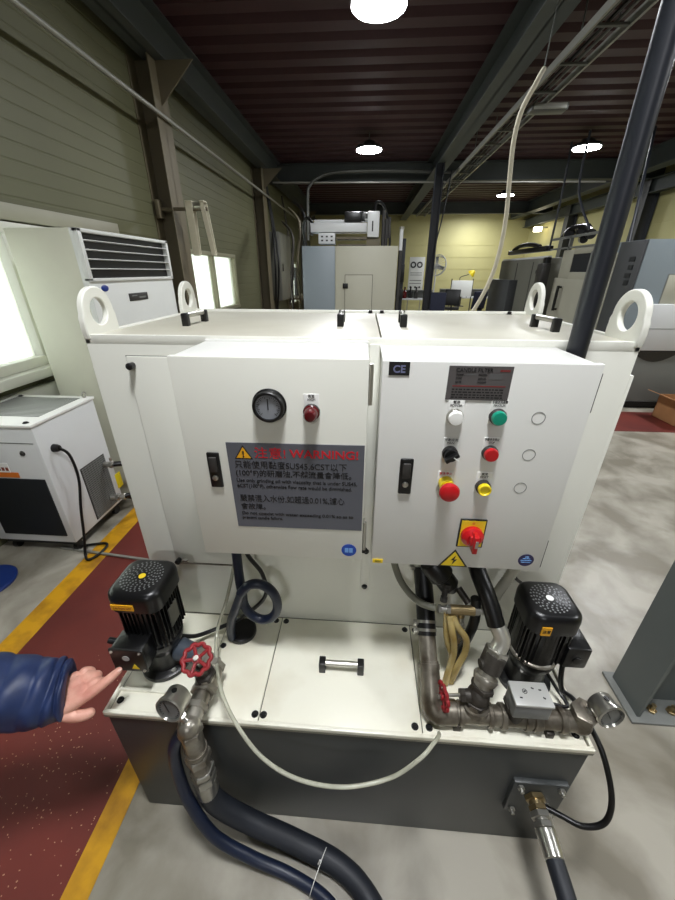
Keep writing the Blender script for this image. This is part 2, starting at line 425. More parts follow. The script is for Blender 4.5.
def lug(x, yc, r=.053, hr=.029, th=.014, zc=1.416):
    out = []; inn = []
    N_ = 40; y0, y1 = yc-r-.006, yc+r+.006
    for k in range(N_):
        a = -PI/2+2*PI*k/N_
        c, s_ = math.cos(a), math.sin(a)
        inn.append((x, yc+hr*c, zc+hr*s_))
        if s_ >= 0: out.append((x, yc+r*c, zc+r*s_))
        else:
            # project on the base rectangle
            tt = min((r+.006)/max(abs(c), 1e-6), (zc-ZB+.01)/abs(s_)); out.append((x, yc+tt*c if abs(tt*c) < r+.006 else yc+math.copysign(r+.005, c), zc+tt*s_))
    return MB().prism(out, (th, 0, 0), inn)
for x, yc in ((X0+.001, .864), (X0+.001, 1.345), (X1-.015, .862), (X1-.015, 1.345)):
    o = link('lifting_lug', lug(x, yc), white, hs)
    md = o.modifiers.new('b', 'BEVEL'); md.width = .0025; md.segments = 2; md.limit_method = 'ANGLE'
hm = black
for (p0, p1) in (((-.474, .995), (-.464, 1.095)), ((-.062, 1.02), (-.064, 1.12)), ((.104, 1.02), (.108, 1.12)), ((.453, 1.055), (.467, .965))):
    o = link('lid_handle', MB().cyl((*p0, ZB+.024), (*p1, ZB+.024), .007, seg=14), steel, hs)
    for q in (p0, p1): link('handle_post', MB().box(q[0]-.009, q[0]+.009, q[1]-.009, q[1]+.009, ZB-.003, ZB+.030, .003), black, sub(o, hs))
for (x, y) in ((.022, 1.375), (.062, 1.375), (.50, 1.375)): link('lid_bolt', MB().bolt((x, y, ZB-.002), (0, 0, 1), .007, .008), black, hs)
link('mounting_bar', MB().box(.014, .04, YBF-.008, YBF, .64, 1.36, .002), white, hs)
for z in (.655, .79): link('bar_bolt', MB().bolt((.027, YBF-.008, z), (0, -1, 0), .006, .006), black, hs)

# ---------------- left (gauge) cabinet
LX0, LX1, LY, LZ0, LZ1 = -.348, .012, .63, .916, 1.366
gc = Thing('gauge_cabinet', 'left white door cabinet with a round pressure gauge and grey warning sign', 'cabinet', (-.17, .72, LZ0))
link('cabinet_body', MB().box(LX0+.004, LX1-.002, LY+.014, YBF, LZ0+.004, LZ1-.010, .003), white, gc)
gd = link('door', MB().box(LX0, LX1, LY, LY+.013, LZ0, LZ1-.0005, .003), white, gc)
hood = MB().box(LX0+.001, LX1-.001, LY+.001, YBF, LZ1-.008, LZ1-.004, .0015)
link('top_sheet', hood.box(LX0+.001, LX1-.001, YBF-.012, YBF, LZ1-.006, LZ1, .001), whiteR, gc)
D = sub(gd, gc)
def flush_latch(x, z, th, D):
    b = MB().box(x-.013, x+.013, LYY-.006, LYY, z-.04, z+.04, .003)
    o = link('latch_handle', b, black, th)
    s2 = sub(o, th)
    link('lock_core', MB().lathe((x, LYY-.006, z-.016), (0, -1, 0), [(0, .006), (.003, .006), (.004, .004)], 20), steel, s2)
    link('pull_lever', MB().box(x-.008, x+.008, LYY-.011, LYY-.005, z-.002, z+.032, .003), ventdark, s2)
LYY = LY
flush_latch(-.291, 1.138, gc, D)
# pressure gauge on the door
gx, gz = -.168, 1.279
o = link('pressure_gauge', MB().lathe((gx, LY, gz), (0, -1, 0), [(0, .031), (.004, .032), (.006, .029), (.016, .029), (.018, .0275), (.0185, .0238), (.013, .0235)], 48), black, gc)
S2 = sub(o, gc)
link('dial', MB().lathe((gx, LY-.0128, gz), (0, -1, 0), [(0, .0234), (.0015, .0234)], 40), mat('grey_dial', (142, 146, 152), .3, var=.05), S2)
tk = MB()
for k in range(28):
    a = math.radians(225-270*k/27); c, s_ = math.cos(a), math.sin(a); r0 = .016 if k % 3 == 0 else .0185
    tk.box(gx+c*(r0+.0215)/2-.0004, gx+c*(r0+.0215)/2+.0004, LY-.0150, LY-.0145, gz+s_*(r0+.0215)/2-(.0215-r0)/2, gz+s_*(r0+.0215)/2+(.0215-r0)/2, rot=Matrix.Rotation(PI/2-a, 3, 'Y'))
link('scale_marks', tk, ink, S2)
link('needle', MB().box(gx-.0009, gx+.0009, LY-.0155, LY-.0148, gz-.005, gz+.016), ink, S2)
# indicator lamp with label plate
def plate(x, z, w_, h_, th, yy, m=whitelab):
    return link('label_plate', MB().box(x-w_/2, x+w_/2, yy-.0015, yy+.0002, z-h_/2, z+h_/2, .0006), m, th)
px_, pz = -.0905, 1.272
pl = plate(px_, pz+.008, .028, .044, gc, LY)
text('lettering', '高壓\nHIGH', .0062, ink, sub(pl, gc), (px_, LY-.0016, pz+.0235), ax='front', align='CENTER')
o = link('indicator_lamp', MB().lathe((px_, LY, pz-.004), (0, -1, 0), [(0, .0145), (.008, .0145), (.01, .0125), (.024, .0125), (.03, .009), (.032, 0)], 32), darkred, gc, label='dark red indicator lamp')
link('bezel_ring', MB().lathe((px_, LY, pz-.004), (0, -1, 0), [(0, .0155), (.006, .0155), (.0075, .0135)], 32), ventdark, sub(o, gc))
# warning sign
sg = link('warning_sign', MB().prism([(-.262, LY-.0015, 1.200), (.0095, LY-.0015, 1.202), (.0095, LY-.0015, 1.000), (-.260, LY-.0015, .998)], (0, .0016, 0)), signgrey, gc)
SG = sub(sg, gc); ty = LY-.0018
def tri(cx, z0, w_, h_, y, t=.0006): return [(cx-w_/2, y, z0), (cx+w_/2, y, z0), (cx, y, z0+h_)]
link('warning_triangle', MB().prism(tri(-.229, 1.165, .037, .030, ty), (0, .0005, 0)), ink, SG)
link('triangle_fill', MB().prism(tri(-.229, 1.1675, .029, .0235, ty-.0004), (0, .0005, 0)), orangelab, SG)
text('exclamation_mark', '!', .019, ink, SG, (-.229, ty-.0008, 1.1695), align='CENTER', bold=.0006)
text('lettering', '注意!', .026, signred, SG, (-.208, ty, 1.170), width=.062, bold=.0)
text('lettering', 'WARNING!', .024, signred, SG, (-.136, ty, 1.172), width=.134, bold=.0004)
lines = [('只能使用黏度SUS45,6CST以下', .0185, 1.146, .215, -.250), ('(100°F)的研磨油,不然流量會降低。', .0165, 1.1275, .224, -.250),
         ('Use only grinding oil with viscosity that is under SUS45,', .0115, 1.112, .236, -.250),
         ('6CST(100°F), otherwise flow rate would be diminished.', .0115, 1.099, .226, -.250),
         ('嚴禁混入水份,如超過0.01%,濾心', .0185, 1.066, .210, -.248), ('會故障。', .0165, 1.046, .050, -.248),
         ('Do not coexist with water exceeding 0.01% so as to', .0105, 1.031, .228, -.248), ('prevent candle failure.', .0105, 1.0195, .084, -.248)]
for s_, sz, z, wd, x in lines: text('lettering', s_, sz, ink, SG, (x, ty, z), width=wd*1.045, bold=(.00015 if ord(s_[0]) < 200 else 0))
# blue book sticker
bs = link('blue_sticker', MB().lathe((-.017, LY, .944), (0, -1, 0), [(0, .0165), (.0008, .0165)], 40), blueS, gc)
bk = MB().box(-.026, -.018, LY-.0014, LY-.0007, .938, .950).box(-.0165, -.0085, LY-.0014, LY-.0007, .938, .950)
link('book_symbol', bk, paleblue, sub(bs, gc))
for z in (1.325, .985):
    link('hinge', MB().cyl((LX1+.004, LY+.01, z-.045), (LX1+.004, LY+.01, z+.03), .004, seg=14).box(LX1, LX1+.004, LY+.01, LY+.03, z-.04, z+.025), steel, gc)
link('door_stop', MB().bolt((LX1+.004, LY+.02, .93), (0, -1, 0), .006, .006), black, gc)

# ---------------- right (control) cabinet
RX0, RX1, RY, RZ0, RZ1 = .034, .405, .637, .904, 1.362
cc = Thing('control_cabinet', 'right white electrical cabinet with coloured push buttons and red rotary switch', 'cabinet', (.22, .72, RZ0))
link('cabinet_body', MB().box(RX0+.006, RX1-.006, RY+.016, YBF, RZ0+.006, RZ1-.010, .003), whiteR, cc)
cdoor = link('door', MB().box(RX0, RX1, RY, RY+.015, RZ0, RZ1, .003), whiteR, cc)
link('top_sheet', MB().box(RX0+.002, RX1-.001, RY+.002, YBF, RZ1-.008, RZ1-.004, .0015), whiteR, cc)
LYY = RY
flush_latch(.0925, 1.135, cc, None)
ce = link('cornerplate', MB().box(.046, .082, RY-.0012, RY, 1.337, 1.3605), ink, cc); ce.name = 'mark_plate'
text('lettering', 'CE', .018, mat('blue_black_ink', (120, 124, 160), .4), sub(ce, cc), (.064, RY-.0014, 1.342), align='CENTER', bold=.0004)
npz = link('name_plate', MB().prism([(.149, RY-.0015, 1.3555), (.257, RY-.0015, 1.3555), (.257, RY-.0015, 1.295), (.149, RY-.0015, 1.295)], (0, .0016, 0)), nameplate, cc)
NP = sub(npz, cc); ny = RY-.0018
text('lettering', 'CANDLE FILTER', .0095, ink, NP, (.161, ny, 1.3455), width=.062, bold=.0001)
redink = mat('dull_red_ink', (120, 46, 46), .5)
rows = [('MODEL', .162, 1.339, .014), ('POWER', .200, 1.339, .014), ('TYPE', .162, 1.3325, .010), ('SERIAL', .200, 1.3325, .014), ('DATE', .162, 1.326, .010), ('WEIGHT', .200, 1.326, .015)]
for s_, x, z, wd in rows: text('lettering', s_, .0045, ink, NP, (x, ny, z), width=wd)
link('blank_field', MB().box(.180, .196, ny-.0001, ny+.0002, 1.3395, 1.3425).box(.218, .240, ny-.0001, ny+.0002, 1.333, 1.3425), mat('grey_field', (92, 92, 92), .5), NP)
bars = MB(); rr = MB()
for r_, z in enumerate((1.3135, 1.3085, 1.3035, 1.2990)):
    x = .158
    while x < .246:
        wd = random.uniform(.003, .008); bars.box(x, min(x+wd, .249), ny-.0001, ny+.0002, z, z+.0022); x += wd+.0018
rr.box(.158, .249, ny-.0001, ny+.0002, 1.3195, 1.3215).box(.235, .252, ny-.0001, ny+.0002, 1.3465, 1.350)
link('fine_print', bars, ink, NP); link('red_print', rr, redink, NP)
# push buttons
def button(x, z, kind, m, lab, cap):
    pl = plate(x, z+.008, .029, .046, cc, RY)
    text('lettering', cap, .0062, ink, sub(pl, cc), (x, RY-.0016, z+.0245), align='CENTER', width=(.0265 if len(cap) > 9 else None))
    if kind == 'push':
        o = link('push_button', MB().lathe((x, RY, z), (0, -1, 0), [(0, .0150), (.007, .0150), (.009, .0136), (.0095, .0130)], 36), ventdark if m is not whiteplas else steel, cc, label=lab)
        link('button_cap', MB().lathe((x, RY-.004, z), (0, -1, 0), [(0, .0132), (.010, .0132), (.013, .0118), (.014, 0)], 36), m, sub(o, cc))
    elif kind == 'knob':
        o = link('selector_switch', MB().lathe((x, RY, z), (0, -1, 0), [(0, .0145), (.01, .0145), (.012, .012), (.018, .012)], 36), black, cc, label=lab)
        link('selector_lever', MB().box(x-.004, x+.004, RY-.030, RY-.012, z-.014, z+.014, .002, rot=Matrix.Rotation(math.radians(55), 3, 'Y')), black, sub(o, cc))
        link('pointer_mark', MB().box(x+.001, x+.0125, RY-.0312, RY-.0298, z-.0008, z+.0008, rot=Matrix.Rotation(math.radians(35), 3, 'Y')), whitelab, sub(o, cc))
    elif kind == 'ylens':
        o = link('push_button', MB().lathe((x, RY, z), (0, -1, 0), [(0, .0145), (.01, .0145), (.0115, .0128)], 36), ventdark, cc, label=lab)
        link('button_cap', MB().lathe((x, RY-.004, z), (0, -1, 0), [(0, .0122), (.016, .0122), (.017, .0105), (.014, .0085), (.0135, 0)], 36), m, sub(o, cc))
button(.170, 1.264, 'push', whiteplas, 'white push button', '電源\nPOWER')
button(.2455, 1.266, 'push', greenplas, 'green push button', '手動逆洗運轉\nMAN.RUN')
button(.171, 1.190, 'knob', black, 'black selector knob', '手動逆洗\nMAN.')
button(.245, 1.193, 'push', redplas, 'red push button', '手動逆洗停止\nSTOP')
button(.2445, 1.119, 'ylens', yellowplas, 'yellow push button', '異常\nRESET')
# emergency stop
ex, ez = .172, 1.124
pl = plate(ex-.002, ez+.004, .029, .042, cc, RY)
text('lettering', '緊急停止', .0062, signred, sub(pl, cc), (ex-.002, RY-.0016, ez+.018), align='CENTER')
o = link('emergency_stop', MB().lathe((ex, RY, ez), (0, -1, 0), [(0, .0145), (.012, .0145), (.02, .0135), (.021, .009), (.034, .009)], 36), yellowplas, cc, label='red mushroom emergency stop')
link('mushroom_head', MB().lathe((ex, RY-.03, ez), (0, -1, 0), [(0, .009), (.003, .018), (.009, .0195), (.014, .0175), (.017, .011), (.018, 0)], 40), redplas, sub(o, cc))
# rotary main switch
mx_, mz = .242, 1.003
o = link('main_switch', MB().box(mx_-.0275, mx_+.0275, RY-.0035, RY, mz-.038, mz+.035, .001), ink, cc, label='red rotary main switch on yellow plate')
MS = sub(o, cc)
link('yellow_plate', MB().box(mx_-.0245, mx_+.0245, RY-.0042, RY-.003, mz-.035, mz+.032), yellowlab, MS)
link('dial_ring', MB().lathe((mx_, RY-.004, mz-.004), (0, -1, 0), [(0, .023), (.010, .023), (.014, .019), (.018, .015)], 40), redplas, MS)
link('rotary_handle', MB().box(mx_-.005, mx_+.005, RY-.040, RY-.018, mz-.026, mz+.016, .002).box(mx_-.010, mx_+.010, RY-.03, RY-.016, mz-.014, mz+.010, .003), redplas, MS)
link('padlock_tab', MB().box(mx_-.002, mx_+.004, RY-.0415, RY-.034, mz-.010, mz+.008, .001), steel, MS)
text('lettering', 'O', .006, signred, MS, (mx_, RY-.0045, mz+.024), align='CENTER')
# high voltage triangle
o = link('voltage_sign', MB().prism([(.184, RY-.0012, .9065), (.248, RY-.0012, .9065), (.216, RY-.0012, .9545)], (0, .0014, 0)), ink, cc)
link('sign_fill', MB().prism([(.1895, RY-.0018, .9095), (.2425, RY-.0018, .9095), (.216, RY-.0018, .9488)], (0, .0008, 0)), yellowlab, sub(o, cc))
z_ = .9125
link('lightning_bolt', MB().prism([(.2185, RY-.0024, z_+.026), (.2095, RY-.0024, z_+.0125), (.2155, RY-.0024, z_+.0135), (.2125, RY-.0024, z_+.0), (.2225, RY-.0024, z_+.0155), (.2165, RY-.0024, z_+.0145)], (0, .0008, 0)), ink, sub(o, cc))
o = link('round_sticker', MB().lathe((.370, RY, .934), (0, -1, 0), [(0, .0165), (.0008, .0165)], 36), purple, cc)
link('sticker_print', MB().box(.358, .382, RY-.0014, RY-.0008, .933, .9345).box(.362, .378, RY-.0014, RY-.0008, .938, .9395).box(.36, .38, RY-.0014, RY-.0008, .928, .9295).box(.366, .374, RY-.0014, RY-.0008, .942, .945), paleblue, sub(o, cc))
o = link('small_label', MB().box(.037, .060, RY-.0012, RY, .906, .916), yellowlab, cc)
text('lettering', '220V', .0065, ink, sub(o, cc), (.0485, RY-.0014, .9085), align='CENTER')
for z in (1.264, 1.190, 1.117):
    link('knockout_outline', MB().torus((.3185, RY-.0002, z), (0, -1, 0), .0115, .0006, 40, 6), mmid, cc)
for z0, z1 in ((1.275, 1.345), (.912, .985)):
    link('hinge', MB().cyl((RX1+.001, RY+.006, z0), (RX1+.001, RY+.006, z1), .0025, seg=12), ventdark, cc)

# ---------------- black pole clamped to the side of the control cabinet
t = Thing('crane_pole', 'tall round black steel pole rising beside the right cabinet', 'pole', (.432, .785, .93))
link('pole', MB().cyl((.4315, .783, .93), (.4315, .783, ZC-.0), .0188, seg=32), darkst, t)
link('clamp', MB().box(.404, .454, .762, .806, 1.02, 1.06, .004).box(.404, .452, .722, .768, 1.22, 1.26, .004), darkst, t)

# ================================================================= PUMP MOTORS
def rsq(cx, cy, z, a, r, n=7):
    P = []
    for (sx, sy, a0) in ((1, 1, 0), (-1, 1, 90), (-1, -1, 180), (1, -1, 270)):
        for k in range(n):
            t_ = math.radians(a0+90*k/(n-1)); P.append(V((cx+sx*(a-r)+r*math.cos(t_), cy+sy*(a-r)+r*math.sin(t_), z)))
    return P
def loft(rings):
    b = bmesh.new(); R = [[b.verts.new(p) for p in r] for r in rings]; n = len(R[0])
    for A, B in zip(R, R[1:]):
        for k in range(n): b.faces.new((A[k], A[(k+1) % n], B[(k+1) % n], B[k]))
    b.faces.new(R[0]); b.faces.new(R[-1])
    bmesh.ops.recalc_face_normals(b, faces=b.faces[:]); m_ = MB(); m_._merge(b); return m_
def motor(name, label, cx, cy, ztop, hs_, box_side, zb=ZT, dotm=yellowlab):
    t = Thing(name, label, 'pump motor', (cx, cy, zb))
    H = ztop-zb; zc = ztop-.05; zm = zb+.12
    link('base_flange', MB().lathe((cx, cy, zb+.002), (0, 0, 1), [(0, .068), (.012, .068), (.014, .064), (.016, .05), (.06, .045), (.07, .045)], 40), motorblack, t)
    link('pump_body', MB().lathe((cx, cy, zb+.06), (0, 0, 1), [(0, .044), (.02, .046), (.035, .056), (.048, .06), (.058, .06), (.06, .05)], 40), motorblack, t)
    for k in range(4):
        a = PI/4+k*PI/2; link('flange_bolt', MB().hexn((cx+.057*math.cos(a), cy+.057*math.sin(a), zb+.014), (0, 0, 1), .007, .006), steel, t)
    link('stator_frame', MB().lathe((cx, cy, zm), (0, 0, 1), [(-.004, .052), (0, .056), (zc-zm, .054)], 40), motorblack, t)
    fins = MB()
    for q in range(4):
        for k in range(-4, 5):
            off = k*.0115; L = hs_*.93-.002-abs(k)*.0012
            if q == 0: fins.box(cx+off-.0016, cx+off+.0016, cy-L, cy-.04, zm+.012, zc+.004)
            if q == 1: fins.box(cx+off-.0016, cx+off+.0016, cy+.04, cy+L, zm+.012, zc+.004)
            if q == 2: fins.box(cx-L, cx-.04, cy+off-.0016, cy+off+.0016, zm+.012, zc+.004)
            if q == 3: fins.box(cx+.04, cx+L, cy+off-.0016, cy+off+.0016, zm+.012, zc+.004)
    link('cooling_fins', fins, motorblack, t)
    cw = link('fan_cowl', loft([rsq(cx, cy, zc-.006, hs_-.001, .03), rsq(cx, cy, zc+.030, hs_, .032), rsq(cx, cy, ztop-.010, hs_-.0015, .031), rsq(cx, cy, ztop-.003, hs_-.007, .028), rsq(cx, cy, ztop, hs_-.014, .024)]), mat('fan_cowl_black', (10, 10, 12), .34, var=.2), t)
    CW = sub(cw, t)
    gr = MB()
    for j, r in enumerate((.016, .0225, .029, .0355, .042, .0485)):
        if r > hs_-.014: continue
        nk = int(r*600)
        for k in range(nk):
            a = 2*PI*k/nk+j*.2
            gr.lathe((cx+r*math.cos(a), cy+r*math.sin(a), ztop-.0004), (0, 0, 1), [(0, .0023), (.0006, .0023)], 8)
    link('grille_holes', gr, mat('grille_metal', (150, 152, 154), .3, .5, var=.3, scale=300), CW)
    link('centre_label', MB().lathe((cx, cy, ztop-.0003), (0, 0, 1), [(0, .0085), (.0012, .0085)], 28), dotm, CW)
    return t, CW
t1, C1 = motor('coolant_pump', 'black finned pump motor the hand points at, at the left end of the tank', -.535, .648, .812, .0665, 'front')
link('cowl_label', MB().box(-.583, -.528, .5795, .582, .767, .784), orangelab, C1)
text('lettering', 'CAUTION HOT', .0085, mat('dark_orange_ink', (150, 84, 20), .5), C1, (-.578, .5793, .7715), width=.046)
tb = link('terminal_box', MB().box(-.598, -.515, .550, .606, .592, .668, .006), motorblack, t1)
link('box_lid', MB().box(-.600, -.513, .545, .552, .590, .670, .003), mat('lid_black', (14, 14, 15), .4), sub(tb, t1))
link('oval_badge', MB().lathe((-.560, .5455, .640), (0, -1, 0), [(0, .009), (.0015, .009)], 24), mat('badge_grey', (168, 170, 168), .4), sub(tb, t1))
link('cable_gland', MB().cyl((-.598, .58, .65), (-.622, .58, .655), .008, seg=14), black, sub(tb, t1))
link('warning_triangle', MB().prism([(-.553, .5445, .602), (-.533, .5445, .602), (-.543, .5445, .620)], (0, .001, 0)), yellowlab, sub(tb, t1))
for x in (-.592, -.521):
    for z in (.598, .662): link('lid_screw', MB().bolt((x, .545, z), (0, -1, 0), .0028, .003), steel, sub(tb, t1))
link('outlet_neck', MB().cyl((-.49, .645, .545), (-.425, .628, .545), .03, .024, bev=.003), mat('blue_grey_casting', (62, 70, 80), .5, var=.1), t1)
link('rating_plate', MB().box(-.478, -.475, .625, .665, .66, .72), steel, t1)
t2, C2 = motor('coolant_pump', 'black finned pump motor at the right end of the tank with yellow square label', .470, .668, .792, .0615, 'right', dotm=whitelab)
link('cowl_label', MB().box(.434, .456, .6045, .607, .738, .764), orangelab, C2)
text('lettering', '注意', .012, ink, C2, (.436, .6043, .7465), width=.018)
tb = link('terminal_box', MB().box(.515, .572, .610, .685, .620, .690, .006), motorblack, t2)
link('cable_knockout', MB().lathe((.545, .610, .650), (0, -1, 0), [(0, .012), (.002, .012), (.0025, .008)], 24), black, sub(tb, t2))
link('lower_ring', MB().torus((.47, .668, ZT+.125), (0, 0, 1), .056, .006, 40), galv, t2)

# ================================================================= LEFT PIPEWORK
vp = Thing('gate_valve', 'galvanised gate valve with red handwheel beside the left pump', 'valve', (-.375, .57, ZT))
link('valve_body', MB().cyl((-.425, .628, .545), (-.372, .60, .548), .024, seg=24).sphere((-.372, .565, .552), .034).hexn((-.372, .605, .552), (0, -1, 0), .032, .02).hexn((-.372, .545, .552), (0, -1, 0), .033, .02).cyl((-.372, .56, .552), (-.368, .545, .60), .024, .02), galv, vp)
link('bonnet', MB().hexn((-.370, .553, .585), (.06, -.28, .95), .026, .02).cyl((-.369, .548, .60), (-.363, .531, .655), .014, .011), castiron, vp)
link('stem', MB().cyl((-.366, .54, .63), (-.356, .513, .712), .005), steel, vp)
def handwheel(c, d, R, th, part='handwheel'):
    c = V(c); d = V(d).normalized(); a = d.orthogonal().normalized(); e = d.cross(a); mb = MB()
    n_ = 10*8
    pts = []
    for k in range(n_):
        th_ = 2*PI*k/n_; rr = R*(1+.07*math.cos(10*th_)); pts.append(c+(a*math.cos(th_)+e*math.sin(th_))*rr)
    mb.tube(pts, R*.15, 10, closed=True, smooth=False)
    for k in range(5):
        th_ = 2*PI*k/5; mb.cyl(c-d*.002, c+(a*math.cos(th_)+e*math.sin(th_))*R*.95, R*.13, seg=10)
    mb.cyl(c-d*.008, c+d*.006, R*.3)
    o = link(part, mb, redpaint, th); link('hub_nut', MB().hexn(c+d*.006, d, R*.2, .006), steel, sub(o, th))
handwheel((-.358, .517, .700), (.06, -.42, .9), .031, vp)
# hose fitting chain hanging over the tank edge
ch = Thing('hose_coupling', 'chain of galvanised couplings hanging over the tank edge below the left gauge', 'pipe fitting', (-.374, .452, .25))
cx, cy = -.374, .452
link('tee', MB().cyl((-.372, .547, .552), (cx, cy, .552), .022, seg=28).sphere((cx, cy, .552), .026).hexn((-.373, .50, .552), (0, -1, 0), .028, .016), galv, ch)
link('reducer', MB().hexn((cx, cy, .545), (0, 0, -1), .0285, .022).cyl((cx, cy, .525), (cx, cy, .44), .0235), galv, ch)
link('union_nut', MB().lathe((cx, cy, .46), (0, 0, -1), [(0, .026), (.006, .027), (.016, .025)], 32).hexn((cx, cy, .440), (0, 0, -1), .0305, .030).cyl((cx, cy, .412), (cx, cy, .36), .024), galv, ch)
link('swivel_nut', MB().hexn((cx, cy, .372), (0, 0, -1), .030, .02).cyl((cx, cy, .355), (cx, cy, .34), .023).hexn((cx, cy, .342), (0, 0, -1), .0305, .028), steel, ch)
link('crimp_ferrule', MB().cyl((cx, cy, .318), (cx-.002, cy, .245), .0275, bev=.003), steel, ch)
def gauge(label, c, d, R, stem_to, loc):
    t = Thing('pressure_gauge', label, 'gauge', loc)
    c = V(c); d = V(d).normalized()
    link('case', MB().lathe(c, d, [(-.038, R*.86), (-.036, R*.9), (-.004, R*.9), (-.004, R), (.004, R), (.006, R*.90), (.0, R*.88), (-.006, R*.87)], 48), steel, t)
    link('dial', MB().lathe(c, d, [(-.0065, R*.87), (.0005, R*.87)], 40), mat('oil_filled_dial', (112, 114, 112), .15, var=.3, scale=30), t)
    up = (V((0, 0, 1))-d*d.z).normalized(); rt = up.cross(d)*-1
    nd = MB(); nd.cyl(c+d*.0025-up*R*.2, c+d*.0025+(up*.5+rt*.4)*R, .0009, seg=6)
    link('needle', nd, ink, t)
    tk = MB()
    for k in range(19):
        a = math.radians(225-270*k/18); q = up*math.sin(a)+rt*math.cos(a); tk.cyl(c+d*.002+q*R*.66, c+d*.002+q*R*.78, .0006, seg=5)
    link('scale_marks', tk, ink, t)
    link('filler_plug', MB().cyl(c-d*.02+up*R*.85, c-d*.02+up*R*.97, .006, seg=16), black, t)
    s0 = c-d*.02-up*R*.8
    link('stem', MB().cyl(s0, V(stem_to), .008, seg=16).hexn(s0.lerp(V(stem_to), .35), V(stem_to)-s0, .012, .012), steel, t)
gauge('steel pressure gauge on the left pipework above the hanging couplings', (-.402, .447, .628), (-.12, -1, .22), .032, (-.376, .452, .575), (-.376, .452, .575))

hz = MB().tube([(-.376, .452, .252), (-.365, .450, .20), (-.33, .450, .145), (-.26, .446, .09), (-.14, .430, .045), (-.02, .398, .030), (.06, .345, .030), (.115, .26, .030), (.14, .12, .030), (.15, -.05, .030)], .0275, 24, 10)
single('suction_hose', hz, rubber, 'thick dark rubber hose running from the left couplings across the floor', 'hose', (-.376, .452, 0))
hz = MB().tube([(-.385, .47, .53), (-.41, .455, .50), (-.427, .446, .45), (-.432, .44, .36), (-.415, .425, .25), (-.36, .405, .12), (-.26, .392, .045), (-.15, .374, .018), (-.05, .338, .018), (.01, .285, .018), (.045, .20, .018), (.06, -.05, .018)], .0150, 18, 10)
single('return_hose', hz, bluerubber, 'navy rubber hose lying along the thick hose on the floor', 'hose', (-.37, .40, 0))
single('hose_tie', MB().torus((-.075, .383, .035), (.9, -.35, -.1), .049, .0011, 30, 6).cyl((-.075, .383, .08), (-.07, .385, .10), .002, seg=6), whitelab, 'pale cable tie around the two floor hoses', 'cable tie', (-.075, .383, 0))
# coiled blue hose under left cabinet
ctr = V((-.258, .705, .697)); pts = [(-.318, .74, .912), (-.316, .725, .84), (-.310, .705, .76)]
for k in range(11):
    a = math.radians(165+k*(360-20)/10); pts.append((ctr.x+.050*math.cos(a), .700-.0022*k, ctr.z+.074*math.sin(a)))
pts += [(-.300, .680, .735), (-.325, .69, .67), (-.352, .705, .60), (-.366, .715, .54), (-.368, .72, .50)]
single('coiled_hose', MB().tube(pts, .0125, 16, 8), bluerubber, 'navy hose looped once beneath the gauge cabinet', 'hose', (-.30, .72, ZT))
single('loom_cable', MB().tube([(-.31, .76, .92), (-.305, .765, .80), (-.27, .77, .72), (-.262, .765, .65), (-.29, .76, .60), (-.36, .75, .54), (-.43, .73, .515), (-.47, .70, .525), (-.50, .68, .55)], .006, 10, 8), black, 'thin black cable dropping behind the looped hose', 'cable', (-.31, .76, ZT))
t = Thing('grommet_cap', 'round black rubber cap on the tank top under the looped hose', 'cap', (-.345, .748, ZT))
link('cap_body', MB().lathe((-.345, .748, ZT+.002), (0, 0, 1), [(0, .042), (.012, .042), (.016, .038), (.018, .016)], 36), black, t)
# clear tube
hz = MB().tube([(-.318, .775, .92), (-.33, .745, .80), (-.352, .70, .69), (-.385, .68, .59), (-.362, .60, .572), (-.305, .50, .598), (-.252, .45, .559), (-.191, .42, .507), (-.109, .40, .481), (-.009, .40, .467), (.092, .42, .475), (.156, .44, .522), (.190, .468, .530), (.205, .488, .518), (.212, .500, .503), (.214, .508, .494)], .0046, 12, 10)
single('clear_tube', hz, clear, 'thin translucent tube sagging in a curve across the tank front', 'tube', (-.109, .40, ZT))

# ================================================================= RIGHT PIPEWORK
oilgalv = mat('oily_galvanised_iron', (138, 132, 120), .38, .65, rgb2=(84, 76, 64), scale=16, thr=(.4, .65), bump=.4, bscale=70)
pm = Thing('pipe_manifold', 'dirty galvanised pipe run with elbow and tees along the tank front edge', 'pipe', (.36, .53, ZT))
PZ = .522; PY = .543; pr = .023
link('elbow', MB().tube([(.195, .62, .60), (.197, .575, .562), (.200, .553, .535), (.213, .542, PZ), (.245, PY, PZ)], .0295, 24, 8, rad=[.024, .026, .028, .0285, .028]), oilgalv, pm)
link('riser_pipe', MB().tube([(.1925, .68, .65), (.195, .60, .585)], .022, 24, smooth=False).lathe((.195, .615, .597), (.0, -.78, -.62), [(0, .0265), (.012, .0265)], 28), oilgalv, pm)
link('main_pipe', MB().cyl((.24, PY, PZ), (.545, PY, PZ), pr, seg=32), oilgalv, pm)
for x, l in ((.238, .02), (.262, .012), (.332, .012), (.362, .014), (.418, .014), (.438, .02), (.500, .016)):
    link('collar', MB().lathe((x, PY, PZ), (1, 0, 0), [(0, .026), (.002, .0285), (l-.002, .0285), (l, .026)], 32), oilgalv, pm)
link('end_elbow', MB().sphere((.552, PY, PZ), .028).cyl((.552, PY, PZ), (.556, .545, .56), .026).hexn((.556, .545, .552), (0, 0, 1), .031, .014), oilgalv, pm)
link('tee_branch', MB().cyl((.300, PY, PZ), (.304, .552, .555), .025).lathe((.303, .548, .538), (.05, .1, 1), [(0, .031), (.012, .031)], 30), oilgalv, pm)
link('switch_branch', MB().cyl((.392, PY, PZ), (.395, .545, .575), .022).hexn((.395, .545, .56), (0, 0, 1), .03, .016), castiron, pm)
